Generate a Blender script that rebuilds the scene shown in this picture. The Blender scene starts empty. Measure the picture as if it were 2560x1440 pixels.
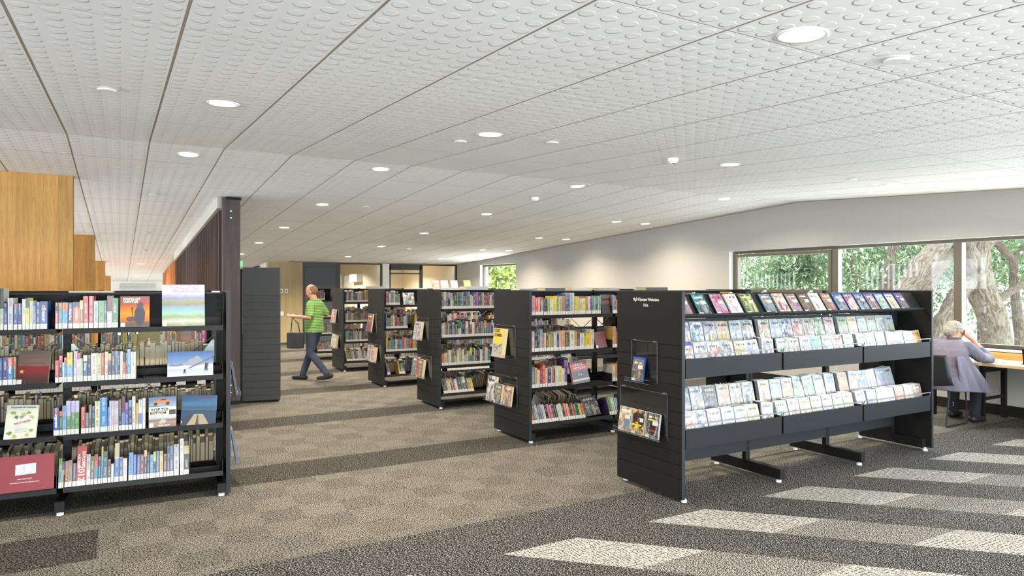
import bpy, bmesh, math, random
import numpy as np
from mathutils import Matrix, Vector, Euler
R = math.radians
random.seed(7)
sc = bpy.context.scene
# ---------------- camera, world, light, exposure ----------------
cam = bpy.data.cameras.new('camera'); co = bpy.data.objects.new('camera', cam)
sc.collection.objects.link(co); sc.camera = co
cam.lens = 24.0; cam.sensor_width = 36.0; cam.sensor_fit = 'HORIZONTAL'
cam.shift_y = -4/2560; cam.clip_end = 200; cam.clip_start = .05
co.location = (0, 0, 1.6); co.rotation_euler = (R(90), 0, -math.atan(980/1706.67))
sc.view_settings.view_transform = 'Standard'; sc.view_settings.look = 'None'
sc.view_settings.gamma = 1; sc.view_settings.use_curve_mapping = False
sc.view_settings.exposure = 0.92
WORLD_STRENGTH = 10.0
w = bpy.data.worlds.new('world'); sc.world = w; w.use_nodes = True
wn = w.node_tree.nodes; wl = w.node_tree.links; wn.clear()
wo = wn.new('ShaderNodeOutputWorld'); wb = wn.new('ShaderNodeBackground')
wb.inputs[0].default_value = (.84, .93, 1, 1); wb.inputs[1].default_value = WORLD_STRENGTH
wl.new(wb.outputs[0], wo.inputs[0])
def portal(loc, rot, sx, sy):
    l = bpy.data.lights.new('window_portal', 'AREA'); l.shape = 'RECTANGLE'; l.size = sx; l.size_y = sy
    l.cycles.is_portal = True
    o = bpy.data.objects.new('window_portal', l); sc.collection.objects.link(o); o.location = loc; o.rotation_euler = rot
portal((9.46, 2.3, 1.5), (0, R(90), 0), 1.5, 12.6)       # long side window
portal((3.2, -3.96, 1.25), (R(90), 0, 0), 12.4, 2.3)      # glazed end of the room
portal((-8.16, 4.9, 1.45), (0, R(-90), 0), 1.5, 8.6)      # unseen left windows, added for more daylight
portal((3.62, 27.6, 1.1), (0, R(90), 0), 2.0, 4.6)      # unseen gap in the side wall, opened to brighten the corridor end
portal((-3.42, 19.5, 1.3), (0, R(-90), 0), 2.4, 20)  # unseen glazing behind the fins, added to brighten the corridor
LAMP_W = 27.0
col = sc.collection

# ---------------- colours and mesh builder ----------------
def lin(c):
    c = c/255.0
    return c/12.92 if c <= .04045 else ((c+.055)/1.055)**2.4
def rgb(*c):
    if len(c) == 1:
        s = c[0]
        if isinstance(s, str): c = tuple(int(s[i:i+2], 16) for i in (0, 2, 4))
        else: c = s
    return (lin(c[0]), lin(c[1]), lin(c[2]), 1.0)
I4 = Matrix.Identity(4)
T = lambda x, y, z: Matrix.Translation((x, y, z))
def RX(a): return Matrix.Rotation(a, 4, 'X')
def RY(a): return Matrix.Rotation(a, 4, 'Y')
def RZ(a): return Matrix.Rotation(a, 4, 'Z')
class MB:
    def __init__(s): s.v = []; s.f = []; s.m = []; s.a = []; s.b = []; s.uv = []
    def poly(s, pts, mat=0, c1=(1,1,1,1), c2=(1,1,1,0), uv=None):
        n = len(s.v); s.v += [tuple(p) for p in pts]; s.f.append(tuple(range(n, n+len(pts)))); s.m.append(mat)
        k = len(pts); s.a += [c1]*k; s.b += [c2]*k
        s.uv += uv if uv else [(0.5, 0.5)]*k
    def box(s, x0, y0, z0, x1, y1, z1, mat=0, c1=(1,1,1,1), c2=(1,1,1,0), M=None, fuv=None, skip=''):
        P = [Vector((x, y, z)) for x in (x0, x1) for y in (y0, y1) for z in (z0, z1)]
        if M is not None: P = [M @ p for p in P]
        F = {'f': (0, 4, 5, 1), 'b': (6, 2, 3, 7), 'l': (2, 0, 1, 3), 'r': (4, 6, 7, 5), 'd': (2, 6, 4, 0), 't': (1, 5, 7, 3)}
        for k, q in F.items():
            if k in skip: continue
            s.poly([P[i] for i in q], mat, c1, c2, fuv if (fuv and k == 'f') else None)
    def tube(s, pts, rad, n=10, mat=0, c1=(1,1,1,1), caps=True):
        pts = [Vector(p) for p in pts]
        if not hasattr(rad, '__len__'): rad = [rad]*len(pts)
        rings = []; up = Vector((0, 0, 1)); pa = None
        for i, p in enumerate(pts):
            d = (pts[min(i+1, len(pts)-1)]-pts[max(i-1, 0)]).normalized()
            if pa is None:
                a = d.cross(up) if abs(d.z) < .95 else d.cross(Vector((1, 0, 0)))
            else: a = pa - d*pa.dot(d)
            a.normalize(); pa = a; b = d.cross(a)
            rings.append([p+(a*math.cos(2*math.pi*k/n)+b*math.sin(2*math.pi*k/n))*rad[i] for k in range(n)])
        L = 0
        for i in range(len(rings)-1):
            L2 = L+(pts[i+1]-pts[i]).length
            for k in range(n):
                j = (k+1) % n
                s.poly([rings[i][k], rings[i][j], rings[i+1][j], rings[i+1][k]], mat, c1, uv=[(k/n, L), ((k+1)/n, L), ((k+1)/n, L2), (k/n, L2)])
            L = L2
        if caps:
            s.poly(rings[0][::-1], mat, c1); s.poly(rings[-1], mat, c1)
    def lathe(s, prof, n=24, mat=0, c1=(1,1,1,1), M=None):
        M = M or I4
        for i in range(len(prof)-1):
            (r0, z0), (r1, z1) = prof[i], prof[i+1]
            for k in range(n):
                a, b = 2*math.pi*k/n, 2*math.pi*(k+1)/n
                p = [M @ Vector((r0*math.cos(a), r0*math.sin(a), z0)), M @ Vector((r0*math.cos(b), r0*math.sin(b), z0)),
                     M @ Vector((r1*math.cos(b), r1*math.sin(b), z1)), M @ Vector((r1*math.cos(a), r1*math.sin(a), z1))]
                if r0 < 1e-6: p = p[1:]
                elif r1 < 1e-6: p = p[:3]
                s.poly(p, mat, c1)
    def mesh(s, name, mats, smooth=False):
        me = bpy.data.meshes.new(name); me.from_pydata(s.v, [], s.f)
        for m in mats: me.materials.append(m)
        me.polygons.foreach_set('material_index', s.m)
        if smooth: me.polygons.foreach_set('use_smooth', [True]*len(s.f))
        for nm, d in (('c1', s.a), ('c2', s.b)):
            at = me.color_attributes.new(nm, 'FLOAT_COLOR', 'CORNER'); at.data.foreach_set('color', np.array(d, 'f').ravel())
        u = me.uv_layers.new(name='UVMap'); u.data.foreach_set('uv', np.array(s.uv, 'f').ravel())
        me.update(); return me
    def build(s, name, mats, parent=None, M=None, smooth=False, weld=False):
        if not isinstance(mats, (list, tuple)): mats = [mats]
        me = s.mesh(name, mats, smooth)
        if weld:
            bm = bmesh.new(); bm.from_mesh(me); bmesh.ops.remove_doubles(bm, verts=bm.verts, dist=1e-5); bm.to_mesh(me); bm.free()
        return link(name, me, parent, M)
def link(name, me, parent=None, M=None):
    o = bpy.data.objects.new(name, me); col.objects.link(o)
    if parent is not None: o.parent = parent
    if M is not None:
        o.matrix_basis = M
    return o
def tag(o, label, cat, group=None, kind=None):
    if label: o['label'] = label
    if cat: o['category'] = cat
    if group: o['group'] = group
    if kind: o['kind'] = kind
    return o
def empty(name, M, label, cat, group=None):
    o = bpy.data.objects.new(name, None); col.objects.link(o); o.empty_display_size = .1; o.matrix_basis = M
    return tag(o, label, cat, group)
def struct(o, label=None):
    o['kind'] = 'structure'
    if label: o['label'] = label
    return o
def clone(root, M, label, group=None):
    r = root.copy(); col.objects.link(r); r.matrix_basis = M; r['label'] = label
    if group: r['group'] = group
    for ch in root.children:
        if ch.type == 'LIGHT': continue
        c = ch.copy(); col.objects.link(c); c.parent = r
        for g in ch.children:
            d = g.copy(); col.objects.link(d); d.parent = c
    return r
def B(name, m, dims, parent=None, M=None, bev=0.0):
    b = MB(); b.box(*dims); o = b.build(name, m, parent, M, weld=True)
    if bev:
        md = o.modifiers.new('bevel', 'BEVEL'); md.width = bev; md.segments = 2
    return o

# ---------------- node helpers ----------------
class NT:
    def __init__(s, name):
        s.mat = bpy.data.materials.new(name); s.mat.use_nodes = True
        s.t = s.mat.node_tree; s.n = s.t.nodes; s.n.clear()
        s.out = s.n.new('ShaderNodeOutputMaterial')
    def new(s, k, **kw):
        n = s.n.new(k)
        for a, b in kw.items(): setattr(n, a, b)
        return n
    def put(s, sock, val):
        if isinstance(val, bpy.types.NodeSocket): s.t.links.new(val, sock)
        else: sock.default_value = val
    def m(s, op, a, b=0.0, c=0.0, clamp=False):
        n = s.new('ShaderNodeMath', operation=op, use_clamp=clamp)
        s.put(n.inputs[0], a); s.put(n.inputs[1], b)
        if op in ('MULTIPLY_ADD', 'COMPARE', 'SMOOTH_MIN', 'WRAP'): s.put(n.inputs[2], c)
        return n.outputs[0]
    def add(s, a, b): return s.m('ADD', a, b)
    def sub(s, a, b): return s.m('SUBTRACT', a, b)
    def mul(s, a, b): return s.m('MULTIPLY', a, b)
    def lt(s, a, b): return s.m('LESS_THAN', a, b)
    def gt(s, a, b): return s.m('GREATER_THAN', a, b)
    def fr(s, a): return s.m('FRACT', a)
    def fl(s, a): return s.m('FLOOR', a)
    def ss(s, x, e0, e1, o0=0.0, o1=1.0):
        n = s.new('ShaderNodeMapRange', interpolation_type='SMOOTHSTEP')
        for i, v in enumerate((x, e0, e1, o0, o1)): s.put(n.inputs[i], v)
        return n.outputs[0]
    def xyz(s, v):
        n = s.new('ShaderNodeSeparateXYZ'); s.put(n.inputs[0], v); return n.outputs
    def comb(s, x, y, z=0.0):
        n = s.new('ShaderNodeCombineXYZ'); s.put(n.inputs[0], x); s.put(n.inputs[1], y); s.put(n.inputs[2], z); return n.outputs[0]
    def obj(s): return s.new('ShaderNodeTexCoord').outputs['Object']
    def uv(s): return s.new('ShaderNodeTexCoord').outputs['UV']
    def attr(s, nm):
        n = s.new('ShaderNodeAttribute', attribute_name=nm); return n.outputs['Color'], n.outputs['Alpha']
    def noise(s, v, scale, detail=2.0, rough=.5, dist=0.0, dim='3D'):
        n = s.new('ShaderNodeTexNoise', noise_dimensions=dim); s.put(n.inputs['Vector'], v); n.inputs['Scale'].default_value = scale
        n.inputs['Detail'].default_value = detail; n.inputs['Roughness'].default_value = rough; n.inputs['Distortion'].default_value = dist
        return n.outputs['Fac'], n.outputs['Color']
    def white(s, v, dim='3D'):
        n = s.new('ShaderNodeTexWhiteNoise', noise_dimensions=dim); s.put(n.inputs['Vector'], v); return n.outputs['Value'], n.outputs['Color']
    def mix(s, f, a, b, mode='MIX'):
        n = s.new('ShaderNodeMix', data_type='RGBA', blend_type=mode)
        s.put(n.inputs[0], f); s.put(n.inputs[6], a); s.put(n.inputs[7], b); return n.outputs[2]
    def scl(s, v, k):
        n = s.new('ShaderNodeMapping'); s.put(n.inputs[0], v); n.inputs['Scale'].default_value = k; return n.outputs[0]
    def rotz(s, v, a, k=(1,1,1)):
        n = s.new('ShaderNodeMapping'); s.put(n.inputs[0], v); n.inputs['Rotation'].default_value = (0, 0, a); n.inputs['Scale'].default_value = k; return n.outputs[0]
    def hsv(s, c, h=.5, sat=1.0, v=1.0):
        n = s.new('ShaderNodeHueSaturation'); s.put(n.inputs['Hue'], h); s.put(n.inputs['Saturation'], sat); s.put(n.inputs['Value'], v); s.put(n.inputs['Color'], c); return n.outputs[0]
    def bump(s, h, dist=.002, strength=1.0):
        n = s.new('ShaderNodeBump'); s.put(n.inputs['Height'], h); n.inputs['Distance'].default_value = dist; n.inputs['Strength'].default_value = strength; return n.outputs[0]
    def bsdf(s, color, rough=.6, spec=.5, metal=0.0, normal=None, coat=0.0, coatr=.1):
        b = s.new('ShaderNodeBsdfPrincipled'); s.put(b.inputs['Base Color'], color); s.put(b.inputs['Roughness'], rough)
        b.inputs['Specular IOR Level'].default_value = spec; b.inputs['Metallic'].default_value = metal
        if coat: b.inputs['Coat Weight'].default_value = coat; b.inputs['Coat Roughness'].default_value = coatr
        if normal is not None: s.put(b.inputs['Normal'], normal)
        s.t.links.new(b.outputs[0], s.out.inputs[0]); return b
def plain(name, c, rough=.6, spec=.5, metal=0.0, var=.04, coat=0.0, nscale=14.0):
    t = NT(name); v = t.obj(); f, _ = t.noise(v, nscale, 3)
    k = rgb(c); a = tuple(max(x*(1-var*3), 0) for x in k[:3])+(1,); b = tuple(min(x*(1+var*3), 1) for x in k[:3])+(1,)
    t.bsdf(t.mix(f, a, b), rough, spec, metal, coat=coat); return t.mat

M_ = {}
M_['black'] = plain('black_powder_coat', (20, 19, 19), .5, .22, var=.06)
M_['char'] = plain('charcoal_steel', (32, 34, 37), .5, .25, var=.04)
M_['tray'] = plain('grey_tray_steel', (25, 27, 31), .55, .18, var=.03)
M_['panel'] = plain('dark_laminate_panel', (22, 21, 20), .5, .2, var=.05)
M_['slabm'] = plain('grey_laminate_panel', (46, 47, 46), .5, .3, var=.05)
M_['groove'] = plain('groove_black', (16, 15, 14), .7, .3)
M_['white'] = plain('white_plastic', (226, 226, 222), .4)
M_['sticker'] = plain('white_sticker', (168, 166, 163), .5, var=.02)
M_['ystick'] = plain('rating_sticker', (228, 214, 60), .5, var=.02)
M_['steel'] = plain('dull_steel_rod', (120, 122, 128), .35, .5, .6)
M_['chrome'] = plain('brushed_chrome', (190, 190, 190), .25, .5, 1.0)
M_['glide'] = plain('white_glide', (225, 225, 225), .3)
M_['frame'] = plain('bronze_window_frame', (92, 84, 70), .45, .5, var=.03)
M_['dframe'] = plain('dark_partition_frame', (58, 56, 52), .45)
M_['door'] = plain('dark_painted_door', (70, 76, 82), .5, var=.03)
M_['cream'] = plain('cream_painted_wall', (214, 204, 184), .85, .2, var=.01)
M_['wall'] = plain('warm_grey_wall', (168, 164, 157), .85, .2, var=.01)
M_['reveal'] = plain('white_reveal', (232, 232, 230), .7, .3, var=.01)
M_['trim'] = plain('white_lamp_trim', (235, 233, 228), .45)
M_['gold'] = plain('title_white', (206, 204, 199), .5, var=.01)
M_['lilac'] = plain('title_lilac', (170, 118, 158), .5, var=.01)
M_['ink'] = plain('title_black', (30, 28, 28), .5, var=.01)
M_['inkred'] = plain('title_maroon', (130, 40, 50), .5, var=.01)
M_['skin'] = plain('skin', (184, 128, 100), .5, .4, var=.06)
M_['hair'] = plain('grey_hair', (140, 136, 128), .8, .2, var=.18, nscale=60)
M_['hair2'] = plain('short_brown_hair', (120, 92, 70), .8, .2, var=.18, nscale=60)
M_['trous'] = plain('black_trousers', (34, 33, 38), .85, .2, var=.1)
M_['jean'] = plain('dark_denim', (56, 62, 76), .85, .2, var=.1)
M_['shoe'] = plain('black_shoes', (26, 25, 26), .5, .4)
M_['chair'] = plain('black_shell', (30, 30, 33), .45, .5)
M_['page'] = plain('page_edges', (196, 182, 150), .85, .2, var=.08, nscale=90)
M_['grey'] = plain('light_grey_metal', (196, 204, 198), .4)
M_['ground'] = plain('pale_concrete', (225, 222, 216), .9, .2, var=.05, nscale=1.2)
M_['car'] = plain('silver_car_paint', (215, 218, 225), .3, .5, coat=.5)
M_['carglass'] = plain('car_glass', (60, 70, 80), .1)
M_['redm'] = plain('red_cloth_cover', (150, 16, 38), .5, .4, var=.04)
M_['photo'] = plain('grey_photo', (160, 165, 175), .4, var=.2, nscale=40)
M_['bag'] = plain('black_bag', (30, 30, 32), .7)
M_['green'] = None

def emis(name, c, s):
    t = NT(name); e = t.new('ShaderNodeEmission'); e.inputs[0].default_value = c; e.inputs[1].default_value = s
    t.t.links.new(e.outputs[0], t.out.inputs[0]); return t.mat
M_['lamp'] = emis('lamp_diffuser', (1, .93, .8, 1), 14)
M_['exit'] = emis('exit_green', (.1, 1, .15, 1), 1.5)

def glass(name, tint, base=.05, edge=.5):
    t = NT(name); tr = t.new('ShaderNodeBsdfTransparent'); tr.inputs[0].default_value = tint
    g = t.new('ShaderNodeBsdfGlossy'); g.inputs['Roughness'].default_value = .02; g.inputs[0].default_value = (1,1,1,1)
    lw = t.new('ShaderNodeLayerWeight'); lw.inputs[0].default_value = .5
    f = t.add(t.mul(t.m('POWER', lw.outputs['Facing'], 4.0), edge), base)
    mx = t.new('ShaderNodeMixShader'); t.t.links.new(f, mx.inputs[0])
    t.t.links.new(tr.outputs[0], mx.inputs[1]); t.t.links.new(g.outputs[0], mx.inputs[2]); t.t.links.new(mx.outputs[0], t.out.inputs[0])
    return t.mat
M_['glass'] = glass('window_glass', (.95, .97, .96, 1), .02, .5)
M_['tglass'] = glass('tinted_window_glass', (.70, .73, .71, 1), .02, .5)
M_['acryl'] = glass('clear_acrylic', (.97, .975, .98, 1), .035, .3)

def wood(name, c1, c2, scale=1.0, plank=0.0, axis='z', knots=False, rough=.5, amount=1.0):
    t = NT(name); v = t.obj()
    k = (9*scale, 9*scale, .5*scale) if axis == 'z' else ((.5*scale, 9*scale, 9*scale) if axis == 'x' else (9*scale, .5*scale, 9*scale))
    f, _ = t.noise(t.scl(v, k), 1.6, 4, .6, .6)
    f2, _ = t.noise(t.scl(v, tuple(q*5 for q in k)), 2.0, 2)
    c = t.mix(t.ss(f, .3, .7), rgb(c1), rgb(c2))
    c = t.mix(t.mul(t.ss(f2, .45, .75), .35*amount), c, rgb(tuple(int(q*.6) for q in c2)))
    x = t.xyz(v)
    if plank:
        u = t.m('DIVIDE', x[0], plank); cell, _ = t.white(t.comb(t.fl(u), 3.3, 1.1))
        c = t.hsv(c, .5, 1.0, t.add(.88, t.mul(cell, .22)))
        e = t.m('ABSOLUTE', t.sub(t.fr(u), .5)); c = t.mix(t.mul(t.gt(e, .492), .45), c, rgb(60, 40, 20))
    if knots:
        n = t.new('ShaderNodeTexVoronoi'); t.put(n.inputs['Vector'], t.scl(v, (2.4, 2.4, .9))); n.inputs['Scale'].default_value = 1.3
        c = t.mix(t.ss(n.outputs['Distance'], .09, .02, 0, .8), c, rgb(110, 70, 30))
    t.bsdf(c, rough, .4, normal=t.bump(f2, .001, .3)); return t.mat
M_['pine'] = wood('honey_pine_boards', (188, 140, 72), (168, 120, 56), 1.7, .14, knots=True)
M_['orange'] = wood('orange_timber', (206, 128, 50), (160, 90, 30), 1)
M_['dwood'] = wood('dark_stained_timber', (72, 49, 41), (42, 28, 24), .9)
M_['slatw'] = wood('dark_slat_timber', (78, 54, 46), (56, 38, 33), 1.2)
M_['ply'] = wood('pale_birch_plywood', (182, 162, 124), (166, 146, 108), .35, amount=.4)
M_['desk'] = wood('oak_desk_top', (214, 184, 142), (190, 158, 114), .8, axis='y', amount=.4)
M_['sillw'] = wood('timber_upstand', (214, 164, 98), (186, 132, 70), .9, axis='y')

# painted soft-bumped ceiling tile with rows of round studs
def m_ceiling():
    t = NT('ceiling_tile_with_round_studs'); x = t.xyz(t.obj())
    u = t.m('DIVIDE', t.sub(x[0], .24), .65/6); w_ = t.m('DIVIDE', t.sub(x[1], 3.34), .11)
    a = t.sub(t.fr(u), .5); b = t.sub(t.fr(w_), .5)
    r = t.m('SQRT', t.add(t.mul(a, a), t.mul(b, b)))
    h = t.ss(r, .34, .27)
    c = t.mix(t.ss(t.noise(t.obj(), 1.2, 2)[0], .3, .7), rgb(238, 236, 233), rgb(242, 240, 238))
    t.bsdf(c, .75, .3, normal=t.bump(h, .0075, 1.0)); return t.mat
M_['ceil'] = m_ceiling()

# woven carpet tiles: dark field, mottled tiles, diagonal runs of pale tiles
def m_carpet():
    t = NT('woven_carpet_tiles'); v = t.obj(); x = t.xyz(v); X, Y = x[0], x[1]
    front = t.lt(Y, 3.565)
    c = t.m('DIVIDE', t.sub(t.add(X, Y), 5.545), 1.128)
    stripe = t.lt(t.fr(c), .478)
    k = t.fl(t.m('DIVIDE', t.sub(3.565, Y), .565))
    par = t.fr(t.mul(k, .5))
    odd = t.gt(par, .25)
    light = t.mul(t.mul(front, stripe), t.sub(1.0, odd))
    midf = t.mul(t.mul(front, stripe), odd)
    band = t.lt(t.fr(t.m('DIVIDE', t.sub(Y, 4.13), 2.26)), .75)
    patch = t.mul(t.lt(X, -.12), t.mul(t.gt(Y, 4.69), t.lt(Y, 5.26)))
    midb = t.mul(t.mul(t.gt(Y, 4.13), band), t.sub(1.0, patch))
    mid = t.m('ADD', midf, midb, clamp=True)
    cx = t.fl(t.m('DIVIDE', X, .2825)); cy = t.fl(t.m('DIVIDE', Y, .2825))
    chk = t.fr(t.mul(t.add(cx, cy), .5)); rnd, _ = t.white(t.comb(cx, cy))
    plaid = t.mul(midb, t.add(t.mul(t.gt(chk, .25), .02), t.mul(t.sub(rnd, .5), .014)))
    s1, _ = t.noise(t.rotz(v, R(45), (1, 1.9, 1)), 96, 1.5, .5)      # slanted flecks
    s2, _ = t.noise(t.rotz(v, 0, (1, 2.2, 1)), 92, 1.5, .5)          # flecks along the rows
    s3, _ = t.noise(t.rotz(v, 0, (2.2, 1, 1)), 92, 1.5, .5)
    sm = t.new('ShaderNodeMix', data_type='FLOAT'); t.put(sm.inputs[0], t.gt(rnd, .5)); t.put(sm.inputs[2], s2); t.put(sm.inputs[3], s3)
    sf = t.new('ShaderNodeMix', data_type='FLOAT'); t.put(sf.inputs[0], midb); t.put(sf.inputs[2], s1); t.put(sf.inputs[3], sm.outputs[0])
    th = t.sub(t.sub(t.sub(t.sub(.582, t.mul(midb, .066)), t.mul(midf, .06)), plaid), t.mul(light, .16))
    fleck = t.ss(t.sub(sf.outputs[0], th), -.025, .025)
    # hatch lines in the pale tiles, in little blocks that change direction
    hb, _ = t.white(t.comb(t.fl(t.m('DIVIDE', X, .07)), t.fl(t.m('DIVIDE', Y, .07))))
    lx = t.lt(t.fr(t.m('DIVIDE', X, .026)), .3); ly = t.lt(t.fr(t.m('DIVIDE', Y, .026)), .3)
    lm = t.new('ShaderNodeMix', data_type='FLOAT'); t.put(lm.inputs[0], t.gt(hb, .5)); t.put(lm.inputs[2], lx); t.put(lm.inputs[3], ly)
    wob, _ = t.noise(v, 38, 1)
    hatch = t.mul(t.mul(lm.outputs[0], light), t.gt(wob, .47))
    fleck = t.mul(fleck, t.sub(1.0, t.mul(hatch, .85)))
    big, _ = t.noise(v, .8, 1)
    base = t.mix(fleck, rgb(22, 21, 20), t.mix(t.mul(t.gt(Y, 4.13), .8), rgb(154, 151, 147), rgb(122, 115, 102)))
    t.bsdf(base, .95, .15, normal=t.bump(fleck, .004, .6)); return t.mat
M_['carpet'] = m_carpet()

# book cloth / printed spine: base colour, second colour band and lettering-like marks in the c2 colour
def m_spine():
    t = NT('printed_book_cover'); c1, _ = t.attr('c1'); c2, a2 = t.attr('c2'); u = t.xyz(t.uv())
    U, V = u[0], u[1]
    seed = t.fl(V)
    zz = t.sub(V, seed)
    cen = t.lt(t.m('ABSOLUTE', t.sub(U, .5)), .2)
    marks, _ = t.white(t.comb(t.fl(t.mul(zz, 330)), t.fl(t.mul(U, 11)), seed))
    words, _ = t.noise(t.comb(t.mul(zz, 18), seed, 0.0), 1.0, 0)
    txt = t.mul(t.mul(cen, t.gt(marks, .42)), t.mul(t.gt(words, .47), t.gt(U, .01)))
    txt = t.mul(txt, t.mul(t.gt(zz, .05), t.gt(a2, .3)))
    hb, _ = t.white(t.comb(seed, 5.0, 0.0))
    h2 = t.gt(zz, t.add(.11, t.mul(hb, .06)))
    blk = t.mul(t.gt(a2, .8), h2)
    lum = t.new('ShaderNodeRGBToBW'); t.put(lum.inputs[0], c1)
    ink = t.mix(t.gt(lum.outputs[0], .28), rgb(236, 232, 224), rgb(46, 40, 48))
    c = t.mix(blk, c1, c2); c = t.hsv(t.mix(t.mul(txt, .6), c, ink), .5, .95, .46)
    t.bsdf(c, .38, .5, coat=.25, coatr=.15); return t.mat
M_['spine'] = m_spine()

# printed front cover: abstract picture blocks under clear film
def m_cover():
    t = NT('printed_front_cover'); c1, _ = t.attr('c1'); c2, a2 = t.attr('c2'); u = t.xyz(t.uv())
    U = t.fr(u[0]); V = t.fr(u[1]); su = t.fl(u[0]); sv = t.fl(u[1])
    p = t.comb(t.add(U, t.mul(su, 7.3)), t.add(V, t.mul(sv, 3.7)))
    f, fc = t.noise(p, 3.2, 3, .6, .8)
    g, gc = t.noise(p, 9, 2, .5, .4)
    c = t.mix(t.ss(f, .42, .58), c1, c2)
    c = t.mix(t.mul(t.ss(g, .56, .64), .55), c, t.hsv(fc, .5, 1.3, 1.1))
    r1, rc = t.white(t.comb(su, sv, 1.0)); r2, _ = t.white(t.comb(su, sv, 2.0)); r3, _ = t.white(t.comb(su, sv, 3.0))
    wob = t.mul(t.sub(g, .5), .5)
    for kx, kr, dark in ((t.add(.25, t.mul(r1, .3)), .16, (58, 44, 44)), (t.add(.5, t.mul(r2, .3)), .13, (190, 140, 112)), (t.add(.2, t.mul(r3, .6)), .09, (40, 52, 78))):
        dx = t.sub(U, kx); body = t.add(t.m('SQRT', t.add(t.mul(t.mul(dx, dx), 2.6), t.m('POWER', t.m('ABSOLUTE', t.mul(t.sub(V, .3), .62)), 2.0))), wob)
        c = t.mix(t.mul(t.ss(body, kr+.02, kr-.02), t.add(.25, t.mul(r2, .6))), c, t.mix(.35, rgb(dark), rc))
        hd = t.add(t.m('SQRT', t.add(t.mul(dx, dx), t.m('POWER', t.m('ABSOLUTE', t.mul(t.sub(V, .62), 1.2)), 2.0))), t.mul(wob, .3))
        c = t.mix(t.mul(t.ss(hd, .085, .07), t.mul(t.gt(r3, .35), .85)), c, rgb(206, 158, 130))
    inb = t.mul(t.lt(t.m('ABSOLUTE', t.sub(U, .5)), .34), t.lt(t.m('ABSOLUTE', t.sub(V, .84)), .045))
    mk, _ = t.white(t.comb(t.fl(t.mul(U, 26)), su, sv))
    lum = t.new('ShaderNodeRGBToBW'); t.put(lum.inputs[0], c1)
    ink = t.mix(t.gt(lum.outputs[0], .3), rgb(240, 238, 232), rgb(60, 40, 50))
    c = t.hsv(t.mix(t.mul(t.mul(inb, t.gt(mk, .3)), .85), c, ink), .5, .95, .6)
    t.bsdf(c, .35, .4, coat=.25, coatr=.15); return t.mat
M_['cover'] = m_cover()

def m_attr(name, rough=.6):
    t = NT(name); c1, _ = t.attr('c1'); f, _ = t.noise(t.obj(), 20, 3)
    t.bsdf(t.hsv(c1, .5, .95, t.add(.45, t.mul(f, .1))), rough, .4); return t.mat
M_['attr'] = m_attr('painted_detail', .45)
M_['case'] = m_attr('plastic_case', .3)

def m_stripe():
    t = NT('green_striped_shirt'); x = t.xyz(t.obj())
    s = t.gt(t.fr(t.mul(x[2], 38)), .6); f, _ = t.noise(t.obj(), 8, 2)
    t.bsdf(t.mix(s, t.mix(f, rgb(110, 150, 70), rgb(140, 176, 92)), rgb(70, 92, 66)), .85, .2); return t.mat
M_['shirt'] = m_stripe()
def m_jacket():
    t = NT('grey_jacket_cloth'); f, _ = t.noise(t.scl(t.obj(), (1, 1, .35)), 9, 4, .6, 1.2); g, _ = t.noise(t.obj(), 160, 2)
    t.bsdf(t.mix(f, rgb(84, 80, 94), rgb(116, 111, 124)), .8, .25, normal=t.bump(t.add(f, t.mul(g, .05)), .03, .6)); return t.mat
M_['jacket'] = m_jacket()
def m_bark():
    t = NT('rough_tree_bark'); v = t.uv(); f, _ = t.noise(t.scl(v, (30, 7, 1)), 1.0, 5, .65, .6); g, _ = t.noise(t.obj(), 3, 3)
    c = t.mix(t.ss(f, .35, .65), rgb(60, 52, 46), rgb(98, 88, 77)); c = t.mix(t.mul(t.ss(g, .5, .7), .35), c, rgb(96, 100, 88))
    t.bsdf(c, .95, .1, normal=t.bump(f, .04, .9)); return t.mat
M_['bark'] = m_bark()
def m_leaf(name, a, b, d):
    t = NT(name); c1, _ = t.attr('c1'); x = t.xyz(c1)
    c = t.mix(x[0], rgb(a), rgb(b)); c = t.mix(t.gt(x[1], .82), c, rgb(d))
    df = t.new('ShaderNodeBsdfDiffuse'); t.put(df.inputs[0], c); tl = t.new('ShaderNodeBsdfTranslucent'); t.put(tl.inputs[0], c)
    mx = t.new('ShaderNodeMixShader'); mx.inputs[0].default_value = .4
    t.t.links.new(df.outputs[0], mx.inputs[1]); t.t.links.new(tl.outputs[0], mx.inputs[2]); t.t.links.new(mx.outputs[0], t.out.inputs[0]); return t.mat
M_['leaf'] = m_leaf('tree_leaves', (52, 68, 48), (104, 118, 88), (150, 158, 134))
M_['leaf2'] = m_leaf('bright_leaves', (84, 100, 44), (128, 142, 76), (180, 186, 150))

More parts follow.
